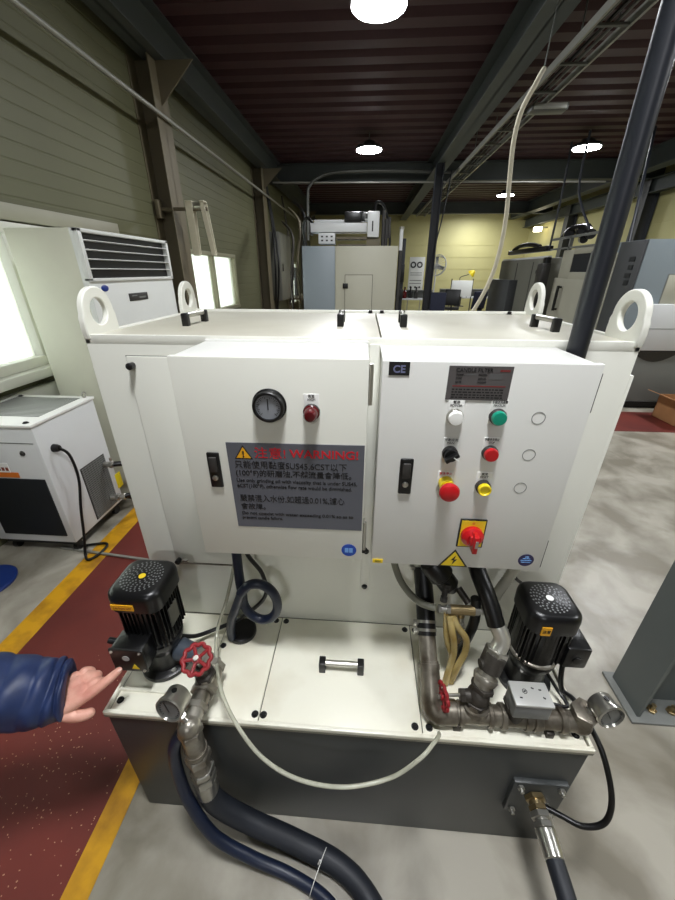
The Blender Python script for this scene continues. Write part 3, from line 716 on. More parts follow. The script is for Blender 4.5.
# corroded strip under the pipe
for x in (.25, .47): link('pipe_saddle', MB().box(x, x+.018, PY-.026, PY+.026, ZT+.001, ZT+.02, .002), castiron, pm)
v2 = Thing('gate_valve', 'dark gate valve with red handwheel turned sideways on the right pipe run', 'valve', (.303, .553, .55))
link('valve_body', MB().sphere((.307, .557, .572), .027, (1, 1, 1.1)).hexn((.305, .553, .552), (.05, .12, 1), .029, .012).hexn((.313, .562, .590), (.2, .25, .9), .028, .014), castiron, v2)
link('bonnet', MB().cyl((.30, .556, .574), (.262, .555, .574), .017, .012).hexn((.274, .555, .574), (-1, 0, 0), .016, .012), castiron, v2)
link('stem', MB().cyl((.265, .555, .574), (.225, .551, .574), .004), steel, v2)
handwheel((.220, .549, .574), (-1, -.22, .05), .029, v2)
ck = Thing('check_valve', 'dark iron pipe union stacked on the right gate valve under the silver elbow', 'pipe fitting', (.322, .575, .60))
link('lower_union', MB().cyl((.314, .565, .598), (.330, .585, .636), .022).lathe((.319, .571, .608), (.33, .42, .8), [(0, .026), (.010, .029), (.016, .027)], 30), galv, ck)
link('body', MB().cyl((.328, .583, .632), (.345, .602, .672), .027, bev=.003).cyl((.335, .59, .65), (.306, .585, .65), .012), castiron, ck)
link('union_nut', MB().hexn((.343, .600, .667), (.3, .35, .8), .0275, .015), steel, ck)
link('silver_elbow', MB().tube([(.348, .605, .677), (.356, .613, .692), (.3575, .620, .706), (.350, .630, .722), (.343, .638, .731)], .0195, 22, 8), mat('bright_elbow_metal', (206, 204, 194), .3, .7, var=.15, scale=30), ck)
hz = MB().tube([(.3445, .635, .728), (.335, .655, .758), (.322, .680, .79), (.31, .715, .815), (.306, .76, .835), (.306, .805, .84)], .021, 22, 8)
o = single('insulated_hose', hz, black, 'thick black insulated hose dropping from the filter housing to the silver elbow', 'hose', (.345, .635, .73))
# black hose on left riser
t = Thing('rubber_sleeve', 'black rubber sleeve with steel clamps on the leftmost riser pipe', 'hose', (.192, .70, .66))
link('sleeve', MB().tube([(.1925, .665, .637), (.191, .725, .690), (.187, .775, .74), (.185, .812, .78)], .0245, 22, 8), black, t)
for p_, d_ in (((.1925, .675, .646), (0, .76, .65)), ((.1925, .69, .659), (0, .76, .65)), ((.186, .79, .758), (0, .7, .7))):
    link('hose_clamp', MB().lathe(V(p_)-V(d_)*.004, d_, [(0, .0262), (.007, .0262)], 32).box(p_[0]-.035, p_[0]-.022, p_[1]-.012, p_[1]+.0, p_[2]-.006, p_[2]+.006, .001), steel, t)
# filter bottle, brass manifold, amber tubes
t = Thing('filter_regulator', 'small black filter bowl tilted under the control cabinet beside brass fittings', 'regulator', (.22, .70, .80))
link('bowl', MB().lathe((.187, .722, .842), (.62, -.2, -.75), [(0, .028), (.006, .032), (.05, .032), (.056, .026), (.085, .026), (.095, .018), (.105, .010)], 30), black, t)
link('bracket_plate', MB().box(.15, .235, .75, .812, .835, .86, .002), black, t)
link('drain_fitting', MB().hexn((.228, .69, .80), (-.1, -.3, -.9), .012, .012).cyl((.226, .687, .79), (.222, .672, .755), .007).hexn((.223, .676, .768), (-.1, -.3, -.9), .010, .012), ventdark, t)
br = Thing('brass_manifold', 'horizontal brass coupling with silver nuts above the amber tubes', 'pipe fitting', (.27, .66, .74))
link('coupling', MB().cyl((.238, .662, .741), (.298, .662, .741), .0125, bev=.001).cyl((.268, .662, .741), (.268, .662, .72), .009), brass, br)
link('left_nut', MB().hexn((.240, .662, .741), (-1, 0, 0), .0125, .012).cyl((.228, .662, .741), (.216, .662, .741), .008).hexn((.216, .662, .741), (-1, 0, 0), .011, .008), steel, br, label='silver hexagon nut')
link('right_nut', MB().hexn((.297, .662, .741), (1, 0, 0), .0125, .012).cyl((.309, .662, .741), (.318, .662, .741), .008).hexn((.316, .662, .741), (1, 0, 0), .010, .007), steel, br, label='silver hexagon nut')
link('bowl_link', MB().cyl((.262, .70, .775), (.285, .675, .752), .009), castiron, br)
link('vertical_valve', MB().cyl((.268, .662, .724), (.270, .658, .63), .008).hexn((.268, .661, .700), (0, 0, -1), .013, .02).hexn((.27, .659, .655), (0, 0, -1), .012, .014), steel, br)
for i, P_ in enumerate(([(.232, .664, .735), (.236, .66, .69), (.243, .655, .64), (.262, .65, .58), (.265, .648, .52), (.262, .65, .495)],
           [(.236, .656, .728), (.246, .645, .69), (.256, .642, .65), (.262, .642, .60), (.256, .635, .55), (.252, .63, .495)],
           [(.246, .66, .728), (.258, .65, .70), (.285, .645, .66), (.292, .645, .61), (.280, .64, .56), (.268, .635, .495)])):
    single('amber_tube', MB().tube(P_, .0088, 12, 8), amber, ['amber plastic tube hanging leftmost of the three under the brass coupling', 'amber plastic tube hanging between its two neighbours under the brass coupling', 'amber plastic tube bowing out rightmost under the brass coupling'][i], 'tube', P_[-1], 'amber drain tubes')
single('drain_hose', MB().tube([(.300, .675, .77), (.305, .665, .71), (.300, .668, .64), (.290, .675, .57), (.288, .68, .495)], .0125, 16, 8), black, 'black rubber hose beside the amber tubes running to the tank top', 'hose', (.288, .68, ZT))
single('flexible_conduit', MB().tube([(.088, .77, .92), (.092, .745, .85), (.115, .715, .78), (.16, .69, .735), (.205, .675, .728)], .0088, 14, 10), mat('grey_conduit_sheath', (118, 118, 104), .5), 'olive grey conduit curving from the control cabinet to the brass coupling', 'conduit', (.09, .77, .73))
# corrugated white conduit
pts = [(.412, .72, .900), (.404, .72, .85), (.389, .72, .80), (.374, .725, .74), (.378, .745, .68)]
rad = []
cv = MB(); P_ = [V(p) for p in pts]
b0 = MB().tube(pts, .0125, 14, 12); b0.bm.free()
fine = []
for i in range(len(P_)-1):
    for k in range(14): fine.append(P_[i].lerp(P_[i+1], k/14))
cv.tube(fine, .012, 14, smooth=False, rad=[.0135 if k % 2 else .0112 for k in range(len(fine))])
single('corrugated_conduit', cv, mat('pale_conduit', (190, 188, 172), .5), 'pale corrugated conduit dropping behind the right pump motor', 'conduit', (.36, .75, .68), sharp=80)
single('motor_cable', MB().tube([(.40, .775, .905), (.408, .76, .85), (.415, .75, .80), (.43, .76, .76), (.47, .77, .72), (.52, .72, .69)], .0045, 10, 8), black, 'thin black cable dropping from the control cabinet to the right motor', 'cable', (.40, .775, .72))
# grey pressure switch box
t = Thing('pressure_switch', 'small grey metal junction box standing on the right pipe run', 'switch box', (.41, .54, .57))
link('case', MB().box(.370, .452, .510, .562, .575, .622, .004), mat('grey_enamel_box', (120, 122, 122), .4, var=.08), t)
o = link('lid', MB().box(.368, .454, .508, .564, .621, .630, .003), mat('pale_box_lid', (186, 186, 182), .4, .2, var=.08), t)
lm = MB(); 
for (x, y) in ((.385, .525), (.398, .540), (.418, .548), (.434, .545), (.437, .527)): lm.box(x-.003, x+.003, y-.0015, y+.0015, .6298, .6305, rot=Matrix.Rotation(random.uniform(-.6, .6), 3, 'Z'))
lm.torus((.398, .54, .630), (0, 0, 1), .005, .0008, 20, 6)
link('lid_marks', lm, ink, sub(o, t))
gauge('steel pressure gauge standing at the right end of the tank top', (.592, .523, .588), (.14, -1, .14), .0315, (.557, .545, .565), (.557, .545, .565))
single('black_power_cable', MB().tube([(.545, .65, .625), (.548, .645, .56), (.556, .63, .505), (.572, .60, .51), (.585, .55, .50), (.60, .50, .47), (.612, .45, .40), (.60, .425, .345), (.56, .425, .315), (.52, .445, .305), (.49, .46, .30)], .0065, 12, 8), black, 'black cable looping over the right tank corner to the outlet fitting', 'cable', (.55, .55, ZT))
single('box_lead', MB().tube([(.505, .64, .56), (.53, .61, .53), (.538, .575, .525), (.50, .585, .515), (.44, .58, .52), (.42, .565, .56)], .0045, 10, 8), black, 'short black lead from the grey junction box to the right motor', 'cable', (.48, .585, ZT))
# outlet hose
t = Thing('outlet_hose', 'outlet hose with brass and silver fittings leaving the flange on the tank front', 'hose', (.478, .40, .27))
zz = .286
link('brass_union', MB().hexn((.478, .487, zz), (0, -1, 0), .026, .013).cyl((.478, .474, zz), (.478, .455, zz), .019).hexn((.478, .466, zz), (0, -1, 0), .0235, .012), brass, t)
link('swivel_nut', MB().hexn((.478, .454, zz), (0, -1, 0), .0255, .014).cyl((.478, .44, zz), (.478, .432, zz), .018).hexn((.478, .435, zz), (0, -1, -.02), .0245, .013), steel, t)
link('crimp_ferrule', MB().cyl((.478, .423, zz), (.479, .372, zz-.004), .0235, .0225, bev=.002), steel, t)
link('rubber_line', MB().tube([(.479, .374, zz-.004), (.481, .29, zz-.015), (.486, .18, zz-.06), (.495, .04, .08), (.51, -.15, .03), (.53, -.35, .03)], .0205, 20, 8), rubber, t)

# ================================================================= ARM
arm = Thing('person', 'outstretched arm in a navy quilted jacket sleeve pointing at the left pump', 'person', (-.85, .35, .7))
def Zp(x, y, z):
    dd = _f+_r2*(x-337.5)/364.6-_u2*(y-450)/364.6
    return V((0, 0, 1.5))+dd*z
# hand joints given in metres
J = {'elbow': (-.78, .262, .985), }
def skin_obj(name, chains, m, vox=.0022):
    meshes = MB()
    for ch_ in chains:
        me = bpy.data.meshes.new('s'); vs = [c[0] for c in ch_]; es = [(i, i+1) for i in range(len(vs)-1)]
        me.from_pydata([tuple(v) for v in vs], es, []); me.update()
        o = bpy.data.objects.new('s', me); COL.objects.link(o)
        sk = o.modifiers.new('s', 'SKIN'); o.modifiers.new('b', 'SUBSURF').levels = 2
        for i, c in enumerate(ch_):
            r = c[1] if isinstance(c[1], tuple) else (c[1], c[1]); me.skin_vertices[0].data[i].radius = r
        me.skin_vertices[0].data[0].use_root = True
        bpy.context.view_layer.update(); dg = bpy.context.evaluated_depsgraph_get()
        ev = bpy.data.meshes.new_from_object(o.evaluated_get(dg)); meshes.bm.from_mesh(ev)
        bpy.data.objects.remove(o)
    me = bpy.data.meshes.new('s'); meshes.bm.to_mesh(me); meshes.bm.free()
    o = bpy.data.objects.new('s', me); COL.objects.link(o)
    r = o.modifiers.new('r', 'REMESH'); r.mode = 'VOXEL'; r.voxel_size = vox
    s = o.modifiers.new('m', 'SMOOTH'); s.iterations = 5; s.factor = .5
    bpy.context.view_layer.update(); dg = bpy.context.evaluated_depsgraph_get()
    ev = bpy.data.meshes.new_from_object(o.evaluated_get(dg)); bpy.data.objects.remove(o)
    out = MB(); out.bm.from_mesh(ev); return out
# hand frame: D along pointing, S towards the thumb, U out of the back of the hand
TIP = Zp(124, 666.5, .885); MC = Zp(91, 684, .865)
Dv = (TIP-MC).normalized(); Uv = V((.25, -.45, 1)); Uv = (Uv-Dv*Uv.dot(Dv)).normalized(); Sv = Dv.cross(Uv)
if Sv.y > 0: Sv = -Sv
O = TIP-Dv*.165
def hp(a, s, u): return O+Dv*a+Sv*s+Uv*u
chains = [
 [(Zp(-20, 696, .80), .036), (Zp(25, 694, .83), .033), (hp(-.02, .0, 0), (.027, .022)), (hp(.015, 0, 0), (.026, .018))],
 [(hp(0, .014, 0), .019), (hp(.04, .020, .001), .017), (hp(.082, .020, .003), .0145)],
 [(hp(0, .004, 0), .017), (hp(.04, .002, .003), .0145), (hp(.085, -.001, .005), .0125)],
 [(hp(0, -.006, 0), .017), (hp(.04, -.014, .002), .0145), (hp(.080, -.020, .003), .0125)],
 [(hp(0, -.014, 0), .015), (hp(.036, -.028, -.001), .013), (hp(.070, -.037, -.001), .0115)],
 [(hp(.06, .021, .003), .0140), (hp(.088, .020, .002), .0130), (hp(.112, .015, .003), .0118), (hp(.136, .008, .001), .0108), (hp(.152, .003, .0), .0092), (hp(.161, .0, -.0005), .0062)],
 [(hp(.078, -.001, .004), .0130), (hp(.100, .0, -.006), .0115), (hp(.108, .002, -.022), .0108), (hp(.092, .004, -.034), .0082), (hp(.074, .005, -.030), .0065)],
 [(hp(.074, -.020, .003), .0126), (hp(.094, -.020, -.007), .0110), (hp(.101, -.017, -.022), .0104), (hp(.086, -.014, -.033), .008), (hp(.07, -.013, -.029), .0062)],
 [(hp(.066, -.037, -.001), .0115), (hp(.083, -.037, -.009), .0098), (hp(.090, -.033, -.021), .0076), (hp(.077, -.029, -.031), .007), (hp(.063, -.028, -.027), .0056)],
 [(hp(.008, .014, -.006), .019), (hp(.028, .036, -.012), .0165), (hp(.050, .050, -.018), .0140), (hp(.068, .054, -.021), .0128), (hp(.080, .053, -.022), .009)],
]
hb = skin_obj('body', chains, skin)
body = link('body', hb, skin, arm, sharp=180)
link('fingernail', MB().sphere(hp(.156, .0035, .0052), .0052, (1, .9, .35)), nailm, sub(body, arm))
# sleeve: puffy quilted tube around the forearm
axis = [Zp(71, 688, .868), Zp(60, 690, .86), Zp(40, 691.5, .845), Zp(0, 693, .82), Zp(-50, 698, .79), Zp(-110, 706, .765), Zp(-165, 700, .75), V((-1.02, .24, .85)), V((-1.07, .13, .97)), V((-1.10, .05, 1.09))]
def pl_at(t):
    t = max(0, min(.9999, t))*(len(axis)-1); i = int(t); return axis[i].lerp(axis[i+1], t-i)
bmh = bmesh.new(); rows = []; NR = 170; NS = 56
for i in range(NR):
    t = i/(NR-1); c = pl_at(t); tn = (pl_at(t+.02)-pl_at(t-.02)).normalized()
    a = (Uv-tn*Uv.dot(tn)).normalized(); e = tn.cross(a)
    L_ = t*.78; env = min(1, L_/.02); base = .046+.013*math.sin(min(1, env)*PI/2)+.028*min(1, L_/.42)
    row = []
    for k in range(NS):
        th = 2*PI*k/NS
        q = abs(math.sin((L_*PI/.062)+.35*math.sin(th*2+1)))**.55
        f_ = .006*(q-.6)*env+.0022*math.sin(th*3+L_*38)+.0010*math.sin(th*6-L_*70)+.0012*math.sin(th*2+L_*90)
        row.append(bmh.verts.new(c+(a*math.cos(th)+e*math.sin(th))*(base+f_)))
    rows.append(row)
for R0, R1 in zip(rows, rows[1:]):
    for k in range(NS): bmh.faces.new((R0[k], R0[(k+1) % NS], R1[(k+1) % NS], R1[k]))
# inner cuff turned in
inner = [bmh.verts.new(pl_at(.02)+(v.co-pl_at(0))*.80) for v in rows[0]]
inner2 = [bmh.verts.new(pl_at(.10)+(v.co-pl_at(0))*.72) for v in rows[0]]
for k in range(NS):
    bmh.faces.new((rows[0][k], inner[k], inner[(k+1) % NS], rows[0][(k+1) % NS])); bmh.faces.new((inner[k], inner2[k], inner2[(k+1) % NS], inner[(k+1) % NS]))
bmh.faces.new(rows[-1])
bmesh.ops.recalc_face_normals(bmh, faces=bmh.faces[:])
sm = MB(); sm._merge(bmh)
link('jacket_sleeve', sm, navy, arm, sharp=180)

# ================================================================= LEFT SIDE: AIR CONDITIONER AND CHILLER
ac = Thing('air_conditioner', 'tall white floor standing air conditioner by the left wall', 'air conditioner', (-1.73, 2.65, 0))
AX, AY0, AY1, AZ = -1.53, 2.125, 3.10, 1.705
link('cabinet_body', MB().box(-1.93, AX-.03, AY0, AY1, .03, AZ, .008), acside, ac)
fr = MB().box(AX-.02, AX, AY0, AY1, .03, 1.448, .004).box(AX-.035, AX-.015, AY0, AY0+.02, .03, AZ, .003)
fr.box(AX-.02, AX+.012, AY0, AY0+.03, 1.448, AZ, .003).box(AX-.02, AX+.012, AY1-.03, AY1, 1.448, AZ, .003).box(AX-.02, AX+.012, AY0, AY1, AZ-.018, AZ, .003).box(AX-.02, AX+.012, AY0, AY1, 1.445, 1.462, .003)
link('front_panel', fr, acwhite, ac)
link('outlet_recess', MB().box(AX-.028, AX-.020, AY0+.03, AY1-.03, 1.46, AZ-.018), black, ac)
for z in (1.508, 1.556, 1.602, 1.648):
    link('louvre', MB().box(AX-.012, AX+.012, AY0+.03, AY1-.03, z, z+.004, .001, rot=Matrix.Rotation(-.12, 3, 'Y')), acwhite, ac)
o = link('control_panel', MB().box(AX, AX+.004, 2.47, 2.69, 1.322, 1.368, .001), ventdark, ac)
link('display_marks', MB().box(AX+.004, AX+.005, 2.50, 2.56, 1.35, 1.356).box(AX+.004, AX+.005, 2.58, 2.66, 1.335, 1.345), mmid, sub(o, ac))
link('blue_badge', MB().sphere((AX+.001, 2.25, 1.408), .018, (.2, 1.9, 1)), mat('navy_badge', (28, 52, 130), .3), ac)
link('plinth', MB().box(-1.92, AX-.02, AY0+.01, AY1-.01, 0, .04), black, ac)

chn = Thing('oil_chiller', 'low white chiller unit with slotted top on castors at the left', 'chiller', (-1.83, 1.78, 0))
CX, CY0, CY1, CZ = -1.62, 1.552, 2.01, .82
link('cabinet_body', MB().box(-2.09, CX, CY0, CY1, .085, CZ-.015, .006), chillw, chn)
link('top_cover', MB().box(-2.10, CX+.008, CY0-.01, CY1+.005, CZ-.016, CZ, .005), whitelab, chn)
g = MB()
for k in range(17):
    y = 1.66+k*.0185; g.box(-2.06, -1.665, y, y+.010, CZ-.002, CZ+.002)
link('top_grille', g, mmid, chn)
link('filter_mesh', MB().box(-2.03, -1.655, CY0-.006, CY0+.002, .135, .508, .002), meshdark, chn)
link('panel_seam', MB().box(-2.08, -1.64, CY0-.002, CY0+.002, .715, .719), mmid, chn)
o = link('orange_label', MB().box(-1.93, -1.79, CY0-.003, CY0, .515, .545), orange, chn)
link('white_label', MB().box(-1.925, -1.83, CY0-.003, CY0, .545, .60), whitelab, chn)
g = MB()
for k in range(4): g.box(-1.915+k*.022, -1.90+k*.022, CY0-.0038, CY0-.002, .555, .575)
link('label_print', g, mat('brown_print', (130, 60, 40), .5), chn)
for (x, z) in ((-1.72, .66), (-1.90, .77)): link('panel_screw', MB().bolt((x, CY0, z), (0, -1, 0), .010, .008), ventdark, chn)
v = link('side_vent', MB().box(CX-.002, CX+.003, 1.745, 1.955, .105, .462, .001), ventdark, chn)
g = MB()
for k in range(26): g.box(CX+.002, CX+.006, 1.75, 1.95, .113+k*.0135, .118+k*.0135)
for k in range(9): g.box(CX+.002, CX+.0055, 1.757+k*.0235, 1.761+k*.0235, .108, .460)
link('vent_slats', g, mmid, sub(v, chn))
sk = MB().lathe((CX, 1.635, .655), (1, 0, 0), [(0, .022), (.02, .020), (.03, .016)], 24)
link('power_socket', sk, black, chn)
link('plinth_frame', MB().box(-2.07, CX-.02, CY0+.02, CY1-.02, .055, .09), black, chn)
for (x, y) in ((-1.66, 1.60), (-1.66, 1.96), (-2.04, 1.60), (-2.04, 1.96)):
    link('castor', MB().cyl((x-.012, y, .028), (x+.012, y, .028), .027), black, chn)
link('lifting_eye', MB().torus((-1.65, 1.985, CZ+.018), (1, 0, 0), .014, .005).cyl((-1.65, 1.985, CZ), (-1.65, 1.985, CZ+.008), .008), steel, chn)
for q in ((-1.66, 1.575, CZ), (-2.05, 1.98, CZ)): link('corner_bolt', MB().bolt(q, (0, 0, 1), .010, .006), ink, chn)
single('power_cord', MB().tube([(CX+.03, 1.635, .655), (CX+.05, 1.66, .60), (CX+.045, 1.67, .45), (CX+.04, 1.62, .28), (CX+.045, 1.57, .12), (CX+.05, 1.53, .02), (CX+.09, 1.50, .012), (CX+.12, 1.56, .012), (CX+.10, 1.64, .012), (CX-.05, 1.60, .012)], .0075, 10, 8), black, 'black power cord plugged into the chiller side and trailing on the floor', 'cable', (CX+.05, 1.6, 0))
t = Thing('water_hoses', 'pair of dark hoses with valves connected to the chiller vent side', 'hose', (-1.5, 1.97, 0))
link('upper_fitting', MB().cyl((CX+.006, 1.93, .40), (CX+.06, 1.94, .395), .016).hexn((CX+.04, 1.935, .397), (1, 0, 0), .024, .02).cyl((CX+.05, 1.94, .40), (CX+.05, 1.94, .44), .008), steel, t)
link('lower_fitting', MB().cyl((CX+.006, 1.90, .17), (CX+.07, 1.92, .165), .016).hexn((CX+.04, 1.91, .167), (1, 0, 0), .024, .02).hexn((CX+.07, 1.92, .165), (1, .2, 0), .022, .02), steel, t)
link('hose_line', MB().tube([(CX+.06, 1.94, .395), (CX+.12, 1.98, .38), (CX+.20, 2.08, .30), (CX+.24, 2.2, .2), (CX+.1, 2.4, .1)], .017, 12), black, t)
link('hose_line', MB().tube([(CX+.08, 1.925, .165), (CX+.16, 1.99, .16), (CX+.24, 2.12, .10), (CX+.2, 2.3, .05)], .017, 12), black, t)
link('yellow_tag', MB().box(CX+.075, CX+.08, 1.90, 1.95, .24, .34, .002), yellowplas, t)
single('floor_cable_cover', MB().box(-1.77, -.66, 1.52, 1.535, .002, .014, .003, rot=Matrix.Rotation(-.11, 3, 'Z')), conduitm, 'thin pale metal strip lying across the yellow line and red aisle', 'strip', (-1.2, 1.53, 0))
o = Thing('floor_disc', 'small blue round disc with a pale mark lying on the floor at the left edge', 'disc', (-1.96, 1.30, 0))
link('disc', MB().lathe((-1.96, 1.30, 0), (0, 0, 1), [(0, .13), (.01, .132), (.016, .125), (.018, 0)], 48), mat('blue_floor_disc', (26, 52, 120), .4), o)
link('pale_mark', MB().box(-1.90, -1.86, 1.26, 1.27, .017, .0195).box(-1.885, -1.875, 1.25, 1.28, .017, .0195), whitelab, o)

# bright swarf speckles on red aisle (uncountable)
sp = MB(); rnd = random.Random(3)
for k in range(420):
    if k < 260: x = rnd.gauss(-1.0, .16); y = rnd.gauss(.50, .17)
    else: x = rnd.gauss(-.80, .07); y = rnd.gauss(.92, .12)
    x = min(-.77, max(-1.42, x)); r = rnd.uniform(.0008, .0022)
    sp.box(x-r, x+r, y-r*.6, y+r*.6, .002, .0035, rot=Matrix.Rotation(rnd.random()*3, 3, 'Z'))
o = link('metal_swarf', sp, chipm, kind='stuff'); o['label'] = 'pale metal chips scattered on the red aisle beside the tank'; o['category'] = 'swarf'

# wall bracket with slings
t = Thing('sling_bracket', 'steel wall bracket arm with a roller beside the second window', 'bracket', (-1.85, 4.25, 2.06))
link('arm', MB().box(-2.12, -1.60, 4.235, 4.265, 2.045, 2.075, .004).box(-2.12, -2.08, 4.2, 4.3, 1.98, 2.14, .004), colm, t)
link('roller', MB().cyl((-1.80, 4.25, 2.085), (-1.64, 4.25, 2.085), .035), steel, t)
for x, dx, lab in ((-1.775, 0, 'pale webbing sling hanging straight from the wall bracket'), (-1.64, .05, 'pale webbing sling hanging slanted from the outer end of the bracket')):
    b = MB(); w2 = .035 if dx == 0 else .022
    for yy in (4.205, 4.292): b.prism([(x-w2, yy, 2.12), (x+w2, yy, 2.12), (x+w2+dx, yy+(4.25-yy)*.5, 1.66), (x-w2+dx, yy+(4.25-yy)*.5, 1.66)], (0, .006, 0))
    b.box(x-w2, x+w2, 4.20, 4.298, 2.118, 2.126, .002).box(x-w2+dx, x+w2+dx, 4.225, 4.275, 1.645, 1.665, .008)
    single('webbing_sling', b, strap, lab, 'sling', (x, 4.25, 1.64), 'webbing slings')

# left back clutter
t = Thing('electrical_cabinet', 'grey electrical cabinet on the left wall in the dark rear corner', 'cabinet', (-2.0, 9.4, 1.0))
link('cabinet_body', MB().box(-2.145, -1.85, 8.8, 10.1, .9, 2.25, .01), mat('dim_grey_cabinet', (98, 98, 90), .5), t)
link('cabinet_door', MB().box(-1.85, -1.84, 8.84, 10.06, .94, 2.21, .005), mat('dim_grey_door', (108, 108, 98), .5), t)
link('door_handle', MB().box(-1.84, -1.82, 8.95, 8.99, 1.5, 1.65, .004), black, t)
t = Thing('workbench', 'cluttered steel bench with standing rods by the bright rear left window', 'bench', (-1.7, 11.5, 0))
link('bench_top', MB().box(-2.1, -1.3, 10.6, 12.6, .8, .86), colm, t)
for (x, y) in ((-2.05, 10.7), (-1.35, 10.7), (-2.05, 12.5), (-1.35, 12.5)): link('leg', MB().box(x-.03, x+.03, y-.03, y+.03, 0, .8), colm, t)
link('backboard', MB().box(-2.05, -2.0, 11.5, 11.9, .86, 1.6), mdark, t)
for k, (x, y, z, m_) in enumerate(((-1.6, 10.9, 1.25, redplas), (-1.62, 11.4, 1.6, mlight), (-1.55, 12.0, 1.45, black))):
    t = Thing('air_gun' if k == 0 else 'tool_canister', ['red air gun standing on the far left bench', 'pale canister standing on the far left bench', 'black canister standing on the far left bench'][k], 'tool', (x, y, .86))
    link('body', MB().lathe((x, y, .86), (0, 0, 1), [(0, .08), (z-1.0, .08), (z-.94, .04), (z-.86, .04)], 20), m_, t)
for k in range(4):
    y = (8.55, 8.7, 10.25, 12.9)[k]
    single('wall_hose', MB().tube([(-2.03, y, 3.1), (-1.95, y+.1, 2.4), (-1.9+.04*k, y-.05, 1.6), (-1.98, y+.1, .7)], .02, 8), [black, black, castiron, colm][k], 'hanging hose on the rear left wall, %s' % ['nearest, in front of the grey cabinet', 'second from the front', 'third from the front', 'farthest, beige'][k], 'hose', (-2.0, y, .7), 'hoses on the rear left wall')

# conduits on left wall and ceiling
single('wall_conduit', MB().cyl((-1.925, YF, 2.794), (-1.925, YB, 2.794), .018, seg=14), conduitm, 'long straight grey conduit running along the upper left wall', 'conduit', (-1.925, 4, 2.794))
single('ceiling_conduit', MB().tube([(-1.262, 9.0, 2.1), (-1.24, 9.0, 2.9), (-1.20, 9.0, 3.06), (-1.05, 9.0, 3.19), (-.8, 9.0, 3.27), (-.45, 9.0, 3.30), (.6, 9.0, 3.30), (1.7, 9.0, 3.26)], .03, 10), trayd, 'dark pipe bending up from the grey machining enclosure under the cross beam', 'conduit', (-1.26, 9.0, 2.1))
single('cross_conduit', MB().cyl((-1.95, 9.0, 3.13), (4.6, 9.0, 3.08), .016, seg=10), conduitm, 'thin straight pale conduit spanning under the cross beam', 'conduit', (0, 9.0, 3.1))
t = Thing('cable_tray', 'ladder cable tray hanging under the roof right of the steel beam', 'cable tray', (1.7, 5, 3.1))
tr = MB().box(1.565, 1.585, YF+.3, 14, 3.08, 3.14).box(1.82, 1.84, YF+.3, 14, 3.08, 3.14)
link('side_rails', tr, conduitm, t)
y = YF+.5
while y < 14: link('rung', MB().box(1.58, 1.83, y, y+.03, 3.085, 3.10), trayd, t); y += .55
for y in (-2, 1, 4, 7, 10, 13):
    for x in (1.575, 1.83): link('hanger', MB().cyl((x, y, 3.1), (x, y, ZC), .006, seg=8), trayd, t)
for k in range(3):
    x = 1.63+k*.06
    single('tray_cable', MB().tube([(x, YF+.4, 3.12), (x+.01, 0, 3.12), (x-.01, 5, 3.118), (x, 10, 3.12), (x, 13.8, 3.12)], .012+.003*(k == 1), 8), [trayd, black, trayd][k], 'cable lying in the ladder tray, %s' % ['nearest the steel beam', 'thick black one in the middle', 'nearest the outer rail'][k], 'cable', (x, 5, 3.1), 'cables in the tray')
t = Thing('junction_box', 'small grey junction box below the cable tray where the white hose hangs', 'junction box', (1.85, 5.2, 3.03))
link('case', MB().box(1.69, 2.06, 5.15, 5.30, 3.03, 3.09, .008), trayd, t)
link('cover', MB().box(1.71, 2.04, 5.14, 5.152, 3.035, 3.085, .004), conduitm, t)
# big pale hose from the tray
single('hanging_hose', MB().tube([(1.13, 3.35, 2.70), (1.10, 3.3, 2.66), (1.043, 3.2, 2.573), (.988, 3.2, 2.452), (.969, 3.2, 2.298), (.985, 3.2, 2.077), (1.005, 3.2, 1.87), (1.003, 3.2, 1.647), (.967, 3.2, 1.442), (.886, 3.2, 1.238), (.74, 3.2, 1.0), (.6, 3.2, .6), (.55, 3.2, .03)], .0155, 14, 8), strap, 'long pale flexible hose hanging from the ceiling in an S curve', 'hose', (.55, 3.2, 0))
single('hose_wire', MB().cyl((1.13, 3.35, 2.69), (1.20, 3.5, 3.25), .004, seg=8), trayd, 'thin wire tying the top of the pale hose to the steel beam', 'wire', (1.13, 3.35, 2.69))

# ================================================================= CENTRAL MACHINING ENCLOSURE
t = Thing('machining_centre', 'boxy machine enclosure, blue grey on the left and beige on the right, behind the filter', 'machine', (-.25, 6.9, 0))
link('side_cover', MB().box(-.935, -.452, 6.0, 7.6, .05, 1.83, .006), mblue, t)
link('rear_cover', MB().box(-.450, .455, 6.0, 7.6, .05, 1.83, .006), mbeige, t)
d_ = link('service_door', MB().box(-.300, .105, 5.990, 6.0, .35, 1.452, .003), mbeige, t)
dl = MB().box(-.304, -.299, 5.988, 5.999, .35, 1.456).box(.105, .110, 5.988, 5.999, .35, 1.456).box(-.304, .110, 5.988, 5.999, 1.452, 1.457)
link('door_gap', dl, ventdark, t)
link('door_latch', MB().box(-.335, -.255, 5.975, 5.99, 1.27, 1.34, .006), black, t)
link('base', MB().box(-.92, .44, 6.02, 7.6, 0, .06), mdark, t)
link('cross_rail', MB().box(-.832, .0, 6.2, 6.5, 2.018, 2.135, .008).box(-.78, -.26, 6.25, 6.5, 2.135, 2.18, .005), mlight, t)
link('rail_end', MB().box(-.845, -.825, 6.15, 6.5, 1.99, 2.15, .01), ventdark, t)
link('valve_block', MB().box(-.712, -.466, 6.18, 6.4, 1.866, 2.008, .01), mlight, t)
g = MB()
for i in range(3):
    for j in range(2): g.box(-.67+i*.07, -.64+i*.07, 6.175, 6.185, 1.90+j*.05, 1.92+j*.05)
link('valve_marks', g, ventdark, t)
